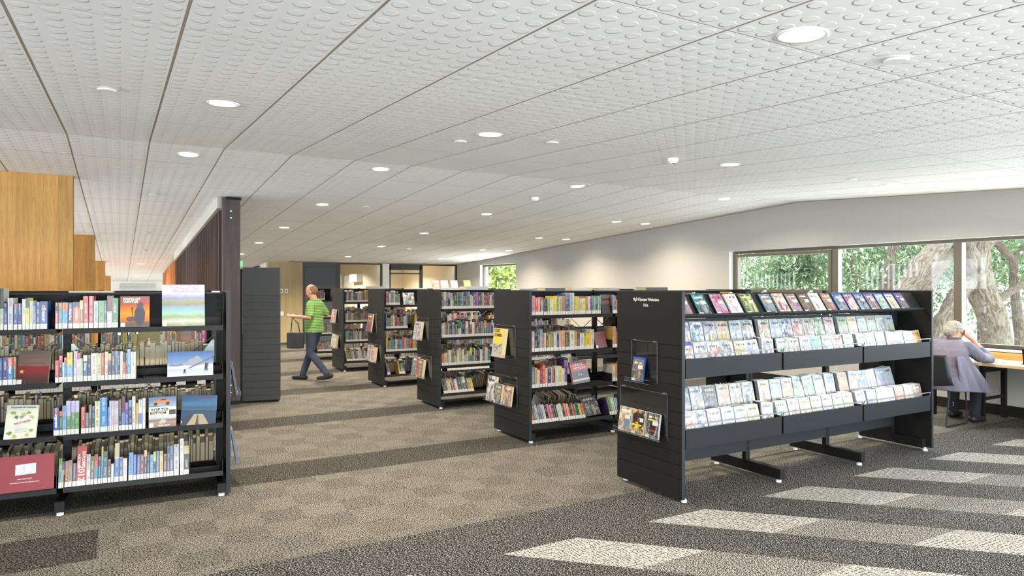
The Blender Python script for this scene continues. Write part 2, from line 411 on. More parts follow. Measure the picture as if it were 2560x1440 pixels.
def scape(name, stops, warp=.06, sc=4.0, fine=.12, rough=.25):
    t = NT(name); u = t.xyz(t.uv()); U = t.fr(u[0]); V = t.fr(u[1]); p = t.comb(U, V)
    f, _ = t.noise(t.scl(p, (1, 1.6, 1)), sc, 5, .6, .6); g, _ = t.noise(t.scl(p, (1, 2.5, 1)), sc*5, 3, .6, .5)
    v = t.add(V, t.add(t.mul(t.sub(f, .5), warp*3), t.mul(t.sub(g, .5), warp*.8)))
    r = t.new('ShaderNodeValToRGB'); t.put(r.inputs[0], v); e = r.color_ramp.elements
    while len(e) < len(stops): e.new(.5)
    for i, (x, c) in enumerate(stops): e[i].position = x; e[i].color = rgb(c)
    c = t.hsv(r.outputs[0], .5, 1.0, t.add(.43-fine*.7, t.mul(g, fine*1.4)))
    t.bsdf(c, .4, .35, coat=.12, coatr=.2); return t.mat
M_['pacific'] = scape('painted_coast_cover', [(0, (150, 152, 120)), (.12, (206, 208, 196)), (.22, (150, 170, 130)), (.3, (166, 206, 186)), (.4, (140, 192, 200)), (.48, (160, 160, 190)), (.52, (148, 148, 124)), (.62, (160, 168, 150)), (.66, (150, 150, 196)), (.78, (196, 200, 232)), (.9, (228, 228, 242)), (1, (190, 194, 232))], .05, 3.5)
M_['winter'] = scape('orange_sunset_cover', [(0, (110, 96, 96)), (.14, (120, 96, 84)), (.2, (206, 120, 40)), (.45, (250, 166, 50)), (.62, (236, 130, 44)), (.74, (186, 100, 84)), (1, (160, 110, 110))], .03, 3)
M_['snow'] = scape('snow_slope_cover', [(0, (226, 230, 246)), (.25, (196, 206, 236)), (.42, (230, 234, 246)), (.5, (150, 170, 206)), (.55, (124, 156, 204)), (1, (56, 104, 172))], .03, 3)
M_['lake'] = scape('lake_cover', [(0, (24, 44, 70)), (.3, (30, 66, 100)), (.48, (26, 62, 98)), (.52, (60, 96, 132)), (.6, (40, 84, 126)), (.68, (60, 116, 160)), (1, (36, 96, 146))], .05, 5)
M_['desert'] = scape('desert_cover', [(0, (140, 100, 76)), (.18, (176, 138, 108)), (.24, (96, 96, 126)), (.3, (206, 204, 206)), (.44, (232, 226, 214)), (.68, (236, 230, 216)), (.69, (150, 184, 220)), (1, (92, 144, 204))], .008, 3)
M_['khan'] = scape('history_cover', [(0, (44, 20, 20)), (.2, (80, 24, 24)), (.35, (130, 22, 28)), (.53, (136, 26, 32)), (.545, (118, 98, 86)), (1, (104, 88, 80))], .01, 5)
M_['peaks'] = scape('rock_peaks', [(0, (60, 70, 100)), (.35, (90, 100, 130)), (.5, (226, 230, 242)), (.6, (80, 90, 120)), (1, (236, 238, 246))], .3, 7)

# ---------------- the room ----------------
XW, YB, YF, ZF, SN, SF = 9.5, 20.13, 7.22, 2.952, .055, .051
def zc(y): return ZF-SN*(YF-y) if y < YF else ZF-SF*(y-YF)
def f_ceiling():
    b = MB(); xs = [.24+.65*k for k in range(-13, 15)]
    ys = [3.34+1.32*k for k in range(-6, 3)]; ys = [y for y in ys if y > -4.1]+[YF]; ysf = [YF]+[8.06+1.3*k for k in range(0, 18)]
    for seq in (ys, ysf):
        for y0, y1 in zip(seq[:-1], seq[1:]):
            for x0, x1 in zip(xs[:-1], xs[1:]):
                if x1 > XW: x1 = XW
                if x0 >= XW-.05: continue
                if y0 >= YB-.6 and x0 > 3.6: continue
                yy1 = y1 if not (x0 > 3.6 and y1 > YB) else YB
                gx, gy = .007, .0045
                a0, a1 = y0+gy, yy1-gy
                P = [(x0+gx, a0), (x1-gx, a0), (x1-gx, a1), (x0+gx, a1)]
                lo = [Vector((p[0], p[1], zc(min(max(p[1], y0), y1)))) for p in P]; hi = [q+Vector((0, 0, .003)) for q in lo]
                b.poly(lo[::-1], 0)
                for i in range(4):
                    j = (i+1) % 4; b.poly([lo[i], lo[j], hi[j], hi[i]], 1)
    for y0, y1, xr in ((-4.2, YF, XW+.2), (YF, YB, XW+.2), (YB, 30.5, 3.62)):
        b.poly([(-8.3, y0, zc(y0)+.004), (-8.3, y1, zc(y1)+.004), (xr, y1, zc(y1)+.004), (xr, y0, zc(y0)+.004)], 1)
        b.poly([(-8.3, y0, zc(y0)+.12), (xr, y0, zc(y0)+.12), (xr, y1, zc(y1)+.12), (-8.3, y1, zc(y1)+.12)], 1)
    return struct(b.build('ceiling', [M_['ceil'], plain('ceiling_joint', (188, 178, 164), .8)]))
f_ceiling()
b = MB(); b.box(-8.3, -4.2, -.06, XW+.3, 30.5, 0); struct(b.build('floor', M_['carpet']))
b = MB(); b.box(-3.4, 10.6, 0, 1.1, 30, .006); struct(b.build('trim_added_bounce_floor', plain('pale_bounce_floor', (206, 202, 194), .5)))  # hidden pale floor added to bounce light onto the corridor ceiling
# right wall with two window openings
def wall_right():
    b = MB(); x0, x1 = XW, XW+.28
    def seg(y0, y1, z0, z1=None):
        P = [(y0, z0), (y1, z0), (y1, zc(y1)+.1 if z1 is None else z1), (y0, zc(y0)+.1 if z1 is None else z1)]
        f = [Vector((x0, p[0], p[1])) for p in P]; g = [Vector((x1, p[0], p[1])) for p in P]
        b.poly(f, 0); b.poly(g[::-1], 0)
        for i in range(4):
            j = (i+1) % 4; b.poly([f[j], f[i], g[i], g[j]], 1)
    seg(-4.2, 8.70, 0, .82); seg(-4.2, YF, 2.225); seg(YF, 8.70, 2.225); seg(8.70, 16.33, 0)
    seg(16.33, 18.5, 0, .9); seg(16.33, 18.5, 2.245); seg(18.5, YB+.1, 0); 
    seg(-4.2, -4.0, .82, 2.225)
    return struct(b.build('wall_right', [M_['wall'], M_['reveal']]))
wall_right()
B('baseboard_right', M_['groove'], (XW-.02, -4, 0, XW, YB, .13))['kind'] = 'structure'
# windows
def frame_rect(b, x0, x1, y0, y1, z0, z1, t):
    b.box(x0, y0, z0, x1, y1, z0+t); b.box(x0, y0, z1-t, x1, y1, z1); b.box(x0, y0, z0+t, x1, y0+t, z1-t); b.box(x0, y1-t, z0+t, x1, y1, z1-t)
def window_side():
    b = MB(); X0, X1 = XW+.1, XW+.18
    frame_rect(b, X0, X1, -4.0, 8.70, .82, 2.225, .045)
    for y in (6.66, 4.88, 3.1, 1.3, -.5, -2.3): b.box(X0-.02, y-.05, .86, X1, y+.05, 2.18)
    b.box(X0, 6.7, 1.40, X1, 8.66, 1.50)
    o = struct(b.build('window_1', M_['frame']))
    s = MB(); frame_rect(s, X0-.03, X1-.02, 6.72, 8.62, 1.50, 2.17, .05)
    sash = s.build('window_sash', M_['frame'], o)
    for y in (7.1, 8.0):
        h = MB(); h.box(X0-.05, y-.06, 1.50, X0-.03, y-.02, 1.54); h.tube([(X0-.05, y-.04, 1.53), (X0-.06, y+.05, 1.47)], .008)
        h.build('window_latch', M_['grey'], sash)
    g = MB()
    for y0, y1, z0 in ((6.72, 8.62, 1.52), (6.72, 8.66, .86), (4.93, 6.61, .86), (3.15, 4.83, .86), (1.35, 3.05, .86), (-.45, 1.25, .86), (-2.25, -.55, .86), (-3.95, -2.35, .86)):
        z1 = 1.4 if (z0 == .86 and y1 > 8.6) else 2.18
        g.poly([(X0+.03, y0, z0), (X0+.03, y1, z0), (X0+.03, y1, z1), (X0+.03, y0, z1)])
    g.build('window_glass', M_['tglass'], o)
    s = MB(); s.box(XW-.02, -4, .79, XW+.1, 8.70, .82); s.build('window_sill', M_['reveal'], o)
window_side()
b = MB(); frame_rect(b, XW+.1, XW+.18, 16.33, 18.5, .9, 2.245, .05); w2 = struct(b.build('window_2', M_['frame']))
g = MB(); g.poly([(XW+.14, 16.38, .95), (XW+.14, 18.45, .95), (XW+.14, 18.45, 2.19), (XW+.14, 16.38, 2.19)]); g.build('window_glass', M_['glass'], w2)
# glazed end of the room behind the camera
b = MB(); frame_rect(b, -3.1, XW, -4.1, -4.0, 0, 2.33, .06)
b = MB(); b.box(-3.1, -4.1, 0, XW, -4.0, .06); b.box(-3.1, -4.1, 2.26, XW, -4.0, 2.36)
for k in range(9): x = -3.1+k*(XW+3.1)/8; b.box(x-.03, -4.1, .06, x+.03, -4.0, 2.26)
w3 = struct(b.build('window_3', M_['frame']))
g = MB(); g.poly([(-3.1, -4.05, .06), (XW, -4.05, .06), (XW, -4.05, 2.26), (-3.1, -4.05, 2.26)]); g.build('window_glass', M_['glass'], w3)
struct(B('wall_front', M_['wall'], (-8.3, -4.2, 0, -3.1, -4.0, 2.4)))
b = MB()
def left_seg(y0, y1, z0, z1=None):
    b.poly([(-8.2, y0, z0), (-8.2, y0, zc(y0)+.05 if z1 is None else z1), (-8.2, y1, zc(y1)+.05 if z1 is None else z1), (-8.2, y1, z0)])
left_seg(-4.2, .5, 0); left_seg(.5, 9.3, 0, .7); left_seg(.5, YF, 2.2); left_seg(YF, 9.3, 2.2)
b.box(-8.2, 9.3, 0, -3.4, 9.4, 3.0)
struct(b.build('wall_left', M_['wall']))
b = MB()
for k in range(5): y = .5+k*2.15; b.box(-8.26, y-.04, .7, -8.18, y+.04, 2.2)
for k in range(15): y = 9.5+k*1.45; b.box(-3.48, y-.03, 0, -3.4, y+.03, zc(y))
struct(b.build('window_added_left', M_['frame']))  # mullions of unseen left glazing, added to light the corridor and fins
# back wall and glazed partition
b = MB(); b.box(3.65, YB, 0, 4.58, YB+.12, 2.31); struct(b.build('wall_back', M_['ply']))
d1 = struct(B('door_1', M_['dframe'], (4.58, YB, 0, 5.63, YB+.1, 2.31)))
B('door_leaf', M_['door'], (4.64, YB-.012, .01, 5.52, YB, 2.15), d1); B('transom_panel', M_['door'], (4.60, YB-.012, 2.18, 5.54, YB, 2.285), d1)
b = MB(); b.box(5.63, YB, 0, 6.98, YB+.1, .12)
frame_rect(b, 5.63, 6.98, YB, YB+.1, .1, 2.31, .05); b = MB()
def part_frame(x0, x1, dark_top=0.0):
    b = MB(); t = .045
    b.box(x0, YB, 0, x1, YB+.1, .1); b.box(x0, YB, 2.26, x1, YB+.1, 2.31); b.box(x0, YB, .1, x0+t, YB+.1, 2.26); b.box(x1-t, YB, .1, x1, YB+.1, 2.26)
    if dark_top: b.box(x0, YB, 2.26-dark_top, x1, YB+.1, 2.26); b.box(x0, YB, 1.98, x1, YB+.1, 2.02)
    return b
w4 = struct(part_frame(5.63, 6.98).build('window_4', M_['dframe']))
d2 = struct(part_frame(7.2, 8.26, .15).build('door_2', M_['dframe']))
w5 = struct(part_frame(8.26, 9.5).build('window_5', M_['dframe']))
for o, x0, x1 in ((w4, 5.68, 6.93), (d2, 7.25, 8.21), (w5, 8.31, 9.45)):
    g = MB(); g.poly([(x0, YB+.05, .1), (x1, YB+.05, .1), (x1, YB+.05, 2.26), (x0, YB+.05, 2.26)]); g.build('glass_pane', M_['glass'], o)
struct(B('trim_1', M_['reveal'], (6.98, YB, 0, 7.2, YB+.1, 2.31)))
# meeting rooms behind the glass
b = MB(); b.box(3.65, YB+.12, 0, 3.77, 25.2, 2.6); b.box(7.0, YB+.1, 0, 7.1, 25.2, 2.6); b.box(3.65, 25.2, 0, 9.9, 25.3, .95); b.box(3.65, 25.2, 2.0, 9.9, 25.3, 2.6)
b.box(3.65, 25.2, .95, 6.75, 25.3, 2.0); b.box(7.35, 25.2, .95, 9.9, 25.3, 2.0); b.box(XW+.02, YB+.1, 0, XW+.14, 25.2, 2.6)
b.box(3.65, YB+.1, 2.42, 9.7, 25.2, 2.46)
struct(b.build('wall_meeting_room', M_['cream']))
b = MB(); frame_rect(b, 6.75, 7.35, 25.18, 25.28, .95, 2.0, .04); struct(b.build('window_6', M_['dframe']))
ac = empty('air_conditioner', T(7.0, 22.6, 1.88), 'white wall air conditioner seen through the glass of the meeting room', 'air conditioner')
a = MB(); a.box(-.2, -.42, -.13, 0, .42, .13); a.build('casing', M_['white'], ac, weld=True)
a = MB(); a.box(-.21, -.36, -.12, -.2, .36, -.07); a.build('air_outlet', M_['grey'], ac)
# far end of the corridor
b = MB(); b.box(-8.2, 30, 0, -.02, 30.1, 2.2); b.box(1.2, 30, 0, 3.7, 30.1, 2.2); b.box(-.02, 30, 1.71, 1.2, 30.1, 2.2)
struct(b.build('wall_far', M_['reveal']))
b = MB(); b.box(3.6, YB+.12, 0, 3.66, 25.3, 2.35); struct(b.build('wall_corridor', M_['cream']))
b = MB(); frame_rect(b, -.02, 1.2, 29.98, 30.08, 0, 1.72, .16); d3 = struct(b.build('door_3', plain('grey_door_frame', (196, 200, 202), .5)))
g = MB(); g.poly([(.14, 30.03, .16), (1.04, 30.03, .16), (1.04, 30.03, 1.56), (.14, 30.03, 1.56)]); g.build('door_glass', M_['glass'], d3)
# timber fin walls on the left
for i, (x, y) in enumerate(((-.46, 9.18), (-.41, 14.95), (-.34, 20.8), (-.27, 26.8))):
    b = MB(); b.box(-3.4, 0, 0, 0, .16, zc(y)-.002)
    o = b.build('timber_fin_wall', M_['pine'], None, T(x, y, 0), weld=True)
    tag(o, ('widest and nearest honey timber fin wall at the left', 'second honey timber fin wall behind the nearest one', 'third honey timber fin wall down the corridor', 'furthest narrow timber fin wall before the end door')[i], 'wall panel', 'timber fin walls')
# slatted screen and its post
scr = empty('slatted_screen', T(1.2, 10.0, 0), 'dark timber slat screen running back beside the corridor', 'screen')
for k in range(56):
    y = .12+k*.15; b = MB(); b.box(-.03, y, .02, .03, y+.045, zc(10+y)-.16)
    b.build('slat', M_['slatw'], scr, weld=True)
b = MB()
for y0, y1 in ((0, 8.5),):
    P = [(y0, zc(10+y0)), (y1, zc(10+y1))]
    b.poly([(-.06, y0, P[0][1]-.15), (-.06, y1, P[1][1]-.15), (-.06, y1, P[1][1]), (-.06, y0, P[0][1])][::-1])
    b.poly([(.06, y0, P[0][1]-.15), (.06, y1, P[1][1]-.15), (.06, y1, P[1][1]), (.06, y0, P[0][1])])
    b.poly([(-.06, y0, P[0][1]-.15), (.06, y0, P[0][1]-.15), (.06, y1, P[1][1]-.15), (-.06, y1, P[1][1]-.15)])
    b.poly([(-.06, y0, P[0][1]-.15), (-.06, y0, P[0][1]), (.06, y0, P[0][1]), (.06, y0, P[0][1]-.15)])
b.build('head_beam', plain('grey_head_beam', (176, 172, 162), .6), scr)
scr2 = empty('slatted_screen', T(1.2, 18.6, 0), 'orange timber slat screen beyond the dark one at corridor end', 'screen')
for k in range(22):
    y = k*.25; b = MB(); b.box(-.04, y, .02, .04, y+.1, zc(18.6+y)-.1); b.build('slat', M_['orange'], scr2, weld=True)
post = empty('timber_post', T(1.31, 9.97, 0), 'dark stained timber post at the end of the slat screen', 'post')
b = MB(); b.box(-.11, -.07, 0, .11, .07, zc(9.97)-.01); o = b.build('shaft', M_['dwood'], post, weld=True)
for z in (2.62, 2.53, .26, .16):
    k = MB(); k.lathe([(0, .012), (.012, .010), (.014, 0)], 10, M=T(-.01, -.07, z) @ RX(R(90))); k.build('bolt', M_['chrome'], o)
B('base_plate', M_['groove'], (-.115, -.075, 0, .115, .075, .05), post)
B('top_bracket', M_['groove'], (-.07, -.08, zc(9.97)-.04, .12, .08, zc(9.97)-.005), post)
# tall grey grooved panel
slab = empty('tall_display_end', T(1.455, 9.93, 0) @ RZ(R(-13)), 'tall dark grey grooved shelving end beside the timber post', 'display panel')
def slatwall(name, w_, h, t, top, m, par, M=None, g=.1, solid=.08):
    b = MB(); b.box(0, .008, .03, w_, t, h)
    z = h
    z0 = top; b.box(0, 0, z0, w_, .008, h)
    while z0-g > solid: b.box(0, 0, z0-g, w_, .008, z0-.009); z0 -= g
    b.box(0, 0, .03, w_, .005, z0-.007)
    return b.build(name, m, par, M)
slatwall('grooved_panel', .48, 1.86, .03, 1.48, M_['slabm'], slab, g=.098)
B('side_frame', M_['groove'], (-.035, .01, 0, -.005, .05, 1.84), slab); B('back_frame', M_['groove'], (0, .04, .02, .48, .30, 1.84), slab)
# power outlets on the plywood
for x, z, s in ((3.98, 1.47, 'left of the two switch plates on the plywood wall'), (4.12, 1.47, 'right of the two switch plates on the plywood wall'), (4.0, .83, 'blank white plate low on the plywood wall')):
    o = empty('wall_switch', T(x, YB-.001, z), s, 'switch'); B('cover_plate', M_['white'], (-.045, -.012, -.06, .045, 0, .06), o)
    if z > 1:
        B('rocker', M_['groove'], (-.015, -.016, .01, .015, -.012, .03), o); B('rocker', M_['groove'], (-.015, -.016, -.03, .015, -.012, -.01), o)
# framed picture
o = empty('framed_picture', T(XW-.002, 19.35, 1.5), 'small brown framed picture on the right wall beside the far window', 'picture')
b = MB(); frame_rect(b, -.02, 0, -.14, .14, -.22, .13, .02); b.build('picture_frame', M_['orange'], o)
B('print', M_['photo'], (-.008, -.12, -.2, -.004, .12, .11), o)
# exit sign and rail in the far corner
o = empty('exit_sign', T(2.38, 18.0, 2.17), 'small green lit exit sign peeking out beside the timber post', 'sign')
B('sign_face', M_['exit'], (-.03, -.02, -.08, .25, .02, .06), o); B('hanging_rod', M_['grey'], (.09, -.005, .06, .11, .005, zc(18)-2.175), o)
b = MB(); b.tube([(3.2, 22.6, 2.02), (3.55, 21.2, 2.2)], .02); tag(b.build('sloping_rail', M_['groove']), 'thin dark sloping rail high in the far left corner', 'rail')

# ---------------- ceiling lamps, detectors ----------------
def tilt(y): return RX(math.atan(SN) if y < YF else -math.atan(SF))
def make_lamp(x, y, label):
    o = empty('ceiling_downlight', T(x, y, zc(y)) @ tilt(y), label, 'ceiling light', 'recessed round downlights')
    b = MB(); b.lathe([(.082, .012), (.084, -.004), (.1, -.008), (.104, 0)], 32); b.build('trim_ring', M_['trim'], o, smooth=True, weld=True)
    b = MB(); b.lathe([(0, -.001), (.083, -.001)], 32); b.build('diffuser', M_['lamp'], o)
    return o
def lamp_light(o, watts):
    l = bpy.data.lights.new('downlight_beam', 'AREA'); l.shape = 'DISK'; l.size = .16; l.energy = watts; l.color = (1, .89, .73); l.spread = R(150)
    p = bpy.data.objects.new('downlight_beam', l); col.objects.link(p); p.parent = o; p.location = (0, 0, -.012)
ords = ['first', 'second', 'third', 'fourth', 'fifth', 'sixth', 'seventh', 'eighth', 'ninth', 'tenth', 'eleventh', 'twelfth', 'thirteenth', 'fourteenth', 'fifteenth', 'sixteenth', 'seventeenth', 'eighteenth', 'nineteenth', 'twentieth']
ords += ['twenty-'+o for o in ords[:9]]+['thirtieth']+['thirty-'+o for o in ords[:9]]+['fortieth']
lamp0 = None
LROWS = [('leftmost row', .6, [4.93, 7.6]), ('row above the walkway', 2.58, [1.88, 4.85, 7.5, 10.09, 12.78, 15.37, 17.97]),
         ('middle row', 5.3, [4.85, 7.48, 10.08, 12.77, 15.36, 18.05]), ('right-hand row', 8.02, [4.82, 7.45, 10.06, 12.76, 15.46, 18.08]),
         ('row close to the wall', 8.75, [10.1, 12.78, 15.4])]
for rn, x, ys in LROWS:
    for i, y in enumerate(ys):
        if rn == 'row above the walkway' and y < 2: x_ = 2.484
        else: x_ = x
        lb = '%s downlight from the front in the %s' % (ords[i], rn)
        if lamp0 is None: lamp0 = make_lamp(x_, y, lb); o = lamp0
        else: o = clone(lamp0, T(x_, y, zc(y)) @ tilt(y), lb)
        lamp_light(o, LAMP_W*(.19 if x == 8.75 else 2.1 if y > 9 else 1.15))
for x, y, nm_ in ((.5, 21.5, 'in the far corridor'), (.5, 27, 'by the corridor end door'), (5.3, 1.9, 'above the near right carpet'), (-2.6, 4.9, 'left of the travel bookcase'), (-2.6, 7.6, 'before the nearest fin wall'), (.6, 2.0, 'above the near left carpet'), (5.3, -.8, 'behind the camera at right'), (2.5, -.8, 'behind the camera')):  # both corridor downlights are added to brighten its dark end
    o = clone(lamp0, T(x, y, zc(y)) @ tilt(y), 'round downlight in the ceiling outside the picture, %s' % nm_); lamp_light(o, LAMP_W)
o = clone(lamp0, T(7.9, 22.9, 2.418), 'round downlight inside the meeting room behind the glass'); lamp_light(o, LAMP_W*4)
o = clone(lamp0, T(5.6, 22.4, 2.418), 'round downlight above the left meeting room door'); lamp_light(o, LAMP_W*4)
for i, (x, y, s) in enumerate(((3.12, 1.86, 'right of the nearest downlight'), (-.07, 4.91, 'left of the second nearest downlight'), (2.52, 5.27, 'beside the upper middle downlight'), (3.16, 4.82, 'between two front ceiling joints'), (7.19, 4.79, 'near the right-hand front downlight'), (3.22, 10.03, 'over the second bookcase'), (3.28, 12.74, 'over the far end of the walkway'), (.38, 10.09, 'first over the corridor'), (.45, 14.29, 'second over the corridor'), (.49, 17.55, 'third over the corridor'), (7.36, 12.75, 'above the far right bookcases'))):
    o = empty('ceiling_plate', T(x, y, zc(y)) @ tilt(y), 'small flat round ceiling plate '+s, 'ceiling plate', 'small round ceiling plates')
    b = MB(); b.lathe([(0, -.016), (.05, -.016), (.056, -.01), (.05, -.006), (.03, 0)], 24); b.build('plate', M_['trim'], o, weld=True)
for x, y, s in ((4.59, 4.9, 'nearest white smoke detector, with two dark slots'), (5.24, 8.45, 'middle white smoke detector beyond the ceiling fold'), (6.08, 15.6, 'furthest small white smoke detector near the glass rooms')):
    o = empty('smoke_detector', T(x, y, zc(y)) @ tilt(y), s, 'smoke detector', 'smoke detectors')
    b = MB(); b.lathe([(0, -.05), (.028, -.05), (.04, -.034), (.05, -.03), (.054, 0)], 24); d = b.build('dome', M_['trim'], o, weld=True)
    for k in (-1, 1): B('vent_slot', M_['groove'], (k*.012-.006, -.03, -.054, k*.012+.006, -.018, -.05), d)

# ---------------- bookcases ----------------
H, DEP, BAY = 1.56, .75, 1.07
SZ = [1.30, .925, .556, .19]
def shelf_mesh(level):
    b = MB(); d = .27 if level < 3 else .30
    tiltM = T(0, 0, 0)
    # deck with folded front lip and back stop
    b.box(.01, .02, -.004, BAY-.03, d, .0); b.box(.01, .015, -.032, BAY-.03, .022, .004)
    b.box(.01, d-.004, 0, BAY-.03, d, .05 if level else .06)
    for x in (.01, BAY-.034):
        b.box(x, .03, -.03, x+.004, d, .09)
    return b.mesh('shelf', [M_['black']])
SHM = [shelf_mesh(i) for i in range(4)]
def bottom_tilt(): return T(0, .02, 0) @ RX(R(-14)) @ T(0, -.02, 0)
def side_upright():
    b = MB(); b.box(-.025, -.02, .1, .025, .02, H)
    for k in range(28):
        z = .2+k*.048
        for x in (-.012, .012):
            b.box(x-.004, -.0215, z, x+.004, -.02, z+.022, 1)
    return b.mesh('upright', [M_['black'], M_['groove']])
UPM = side_upright()
def foot_mesh():
    b = MB(); b.box(-.03, 0, .03, .03, DEP, .1); return b.mesh('foot', [M_['black']])
FTM = foot_mesh()
def glide_mesh():
    b = MB()
    for y in (.04, DEP-.04): b.lathe([(0, 0), (.022, 0), (.022, .018), (.01, .02), (.01, .032)], 14, M=T(0, y, 0))
    return b.mesh('glide', [M_['glide']])
GLM = glide_mesh()
def grooved_end(name, par, x, t, flip=False):
    # board spanning local y 0..DEP, grooves on the outer face
    b = MB(); s = -1 if not flip else 1
    xa, xb = (x, x+t) if not flip else (x-t, x)
    inner = (xa+.005, xb) if not flip else (xa, xb-.005)
    b.box(inner[0], 0, .03, inner[1], DEP, H)
    oa, ob = (xa, xa+.005) if not flip else (xb-.005, xb)
    z0 = 1.165; b.box(oa, 0, z0, ob, DEP, H)
    while z0-.098 > .1: b.box(oa, 0, z0-.098, ob, DEP, z0-.008); z0 -= .098
    b.box(oa, 0, .03, ob, DEP, z0-.008)
    o = b.build(name, M_['panel'], par)
    e = MB(); e.box(xa-.001, -.003, .03, xb+.001, .0, H); e.build('edge_strip', M_['char'], o)
    return o
def make_bookcase(M, label, group, bays=3, x0=0.0, ends=(True, True)):
    c = empty('bookcase', M, label, 'bookcase', group)
    L = bays*BAY
    if ends[0]: grooved_end('end_panel', c, x0-.03, .028)
    if ends[1]: grooved_end('end_panel', c, x0+L+.03, .028, True)
    for k in range(bays+1):
        x = x0+k*BAY + (.015 if k == 0 else (-.03 if k == bays else 0))
        link('upright', UPM, c, T(x, DEP/2, 0)); f = link('foot', FTM, c, T(x, 0, 0)); link('glide', GLM, f)
    for k in range(bays):
        for lv in range(4):
            Mf = T(x0+k*BAY+.01, 0, SZ[lv]); Mb = T(x0+(k+1)*BAY-.01, DEP, SZ[lv]) @ RZ(math.pi)
            if lv == 3: Mf = Mf @ bottom_tilt(); Mb = Mb @ bottom_tilt()
            link('shelf', SHM[lv], c, Mf); link('shelf', SHM[lv], c, Mb)
    b = MB(); b.box(x0+.02, DEP/2-.008, 1.30, x0+L-.03, DEP/2+.008, H-.01); b.box(x0+.0, DEP/2-.13, H-.02, x0+L-.01, DEP/2+.13, H-.008)
    b.build('canopy_panel', M_['black'], c)
    b = MB()
    for k in range(bays):
        xa = x0+k*BAY
        b.tube([(xa+.05, DEP/2, .45), (xa+BAY-.05, DEP/2, 1.22)], .004, 6); b.tube([(xa+.05, DEP/2+.01, 1.22), (xa+BAY-.05, DEP/2+.01, .45)], .004, 6)
    b.build('cross_brace', M_['steel'], c)
    return c
LBM = T(-.366, 5.677, 0) @ RZ(R(-4.1))
bcL = make_bookcase(LBM, 'black steel bookcase at the left holding travel books', 'black double-sided bookcases', 3, -2*BAY, (False, True))
BM = {2: T(3.63, 5.92, 0), 3: T(3.63, 8.18, 0), 4: T(3.64, 10.39, 0), 5: T(3.65, 12.66, 0), 6: T(3.66, 14.9, 0)}
bc2 = make_bookcase(BM[2], 'black bookcase with the yellow book on its end, behind the DVD stand', 'black double-sided bookcases')
for k, lb in ((3, 'black bookcase behind the one with the yellow book on its end'), (4, 'third black bookcase back along the walkway, brown-covered book on its end'), (5, 'fourth black bookcase back, just right of the walking man'), (6, 'furthest black bookcase, half hidden behind the walking man')):
    clone(bc2, BM[k], lb)
LB2M = T(-.2, 8.0, 0) @ RZ(R(-4.1))
b2 = clone(bcL, LB2M, 'black bookcase behind the left travel bookcase, seen through its gaps')

# ---------------- books ----------------
NAMES = {'red': (200,50,50), 'maroon': (120,50,60), 'orange': (235,125,50), 'yellow': (240,215,60), 'pale yellow': (225,220,160), 'lime green': (175,205,70), 'green': (70,130,75), 'pale green': (200,215,185), 'teal': (40,120,130), 'light blue': (140,185,215), 'blue': (30,110,180), 'navy blue': (45,55,110), 'purple': (95,65,145), 'lilac': (210,205,225), 'pink': (220,100,130), 'magenta': (210,30,120), 'brown': (115,80,60), 'tan': (205,170,125), 'olive': (120,112,75), 'grey': (130,130,132), 'slate blue': (90,110,130), 'black': (42,40,42), 'cream': (228,222,210), 'white': (240,240,240), 'stone': (160,155,135)}
def cname(c): return min(NAMES, key=lambda k: sum((a-b)**2 for a, b in zip(NAMES[k], c)))
_seed = [3]
def book_geo(b, pg, lb, w, h, d, c1, c2, M, txt=True):
    """cover shell into b, pages into pg, spine sticker into lb (each may be the same builder)"""
    _seed[0] += 1; s = float(_seed[0] % 97)
    a2 = 0.0 if c2 is None else 1.0
    cc2 = (c2[0], c2[1], c2[2], (1.0 if a2 else (.5 if txt else 0.0))) if c2 else (1, 1, 1, .5 if txt else 0.0)
    t = min(.003, w*.2)
    b.box(0, 0, 0, w, t, h, 0, c1, cc2, M, fuv=[(0, s), (1, s), (1, s+h), (0, s+h)])
    b.box(0, t, 0, t*.8, d, h, 0, c1, (1,1,1,0), M); b.box(w-t*.8, t, 0, w, d, h, 0, c1, (1,1,1,0), M)
    pm = 1 if pg is b else 0; lm = 2 if lb is b else 0
    pg.box(t*.8, t, .003, w-t*.8, d-.004, h-.004, pm, M=M)
    if lb is not None: lb.box(w*.03, -.0008, .004, w*.97, -.0001, .04, lm, M=M)
FM = [M_['spine'], M_['page'], M_['sticker']]
def text_mesh(s, size, m, M, parent=None, name='title', align='CENTER', extrude=.0004, bold=0.0, fit=None, longest=None):
    cu = bpy.data.curves.new(name, 'FONT'); cu.body = s; cu.size = size; cu.align_x = align; cu.align_y = 'CENTER'; cu.extrude = extrude; cu.offset = bold; cu.resolution_u = 3
    o = bpy.data.objects.new(name, cu); col.objects.link(o)
    bpy.context.view_layer.update(); dg = bpy.context.evaluated_depsgraph_get()
    me = bpy.data.meshes.new_from_object(o.evaluated_get(dg)); bpy.data.objects.remove(o); bpy.data.curves.remove(cu)
    me.materials.clear(); me.materials.append(m)
    if fit and me.vertices:
        xs = [v.co.x for v in me.vertices]; k = fit/(max(xs)-min(xs)); me.transform(Matrix.Diagonal((k, 1, 1, 1)))
    if longest and me.vertices:
        xs = [v.co.x for v in me.vertices]; L = max(xs)-min(xs)
        if L > longest: me.transform(Matrix.Diagonal((longest/L, longest/L, 1, 1)))
    return link(name, me, parent, M)
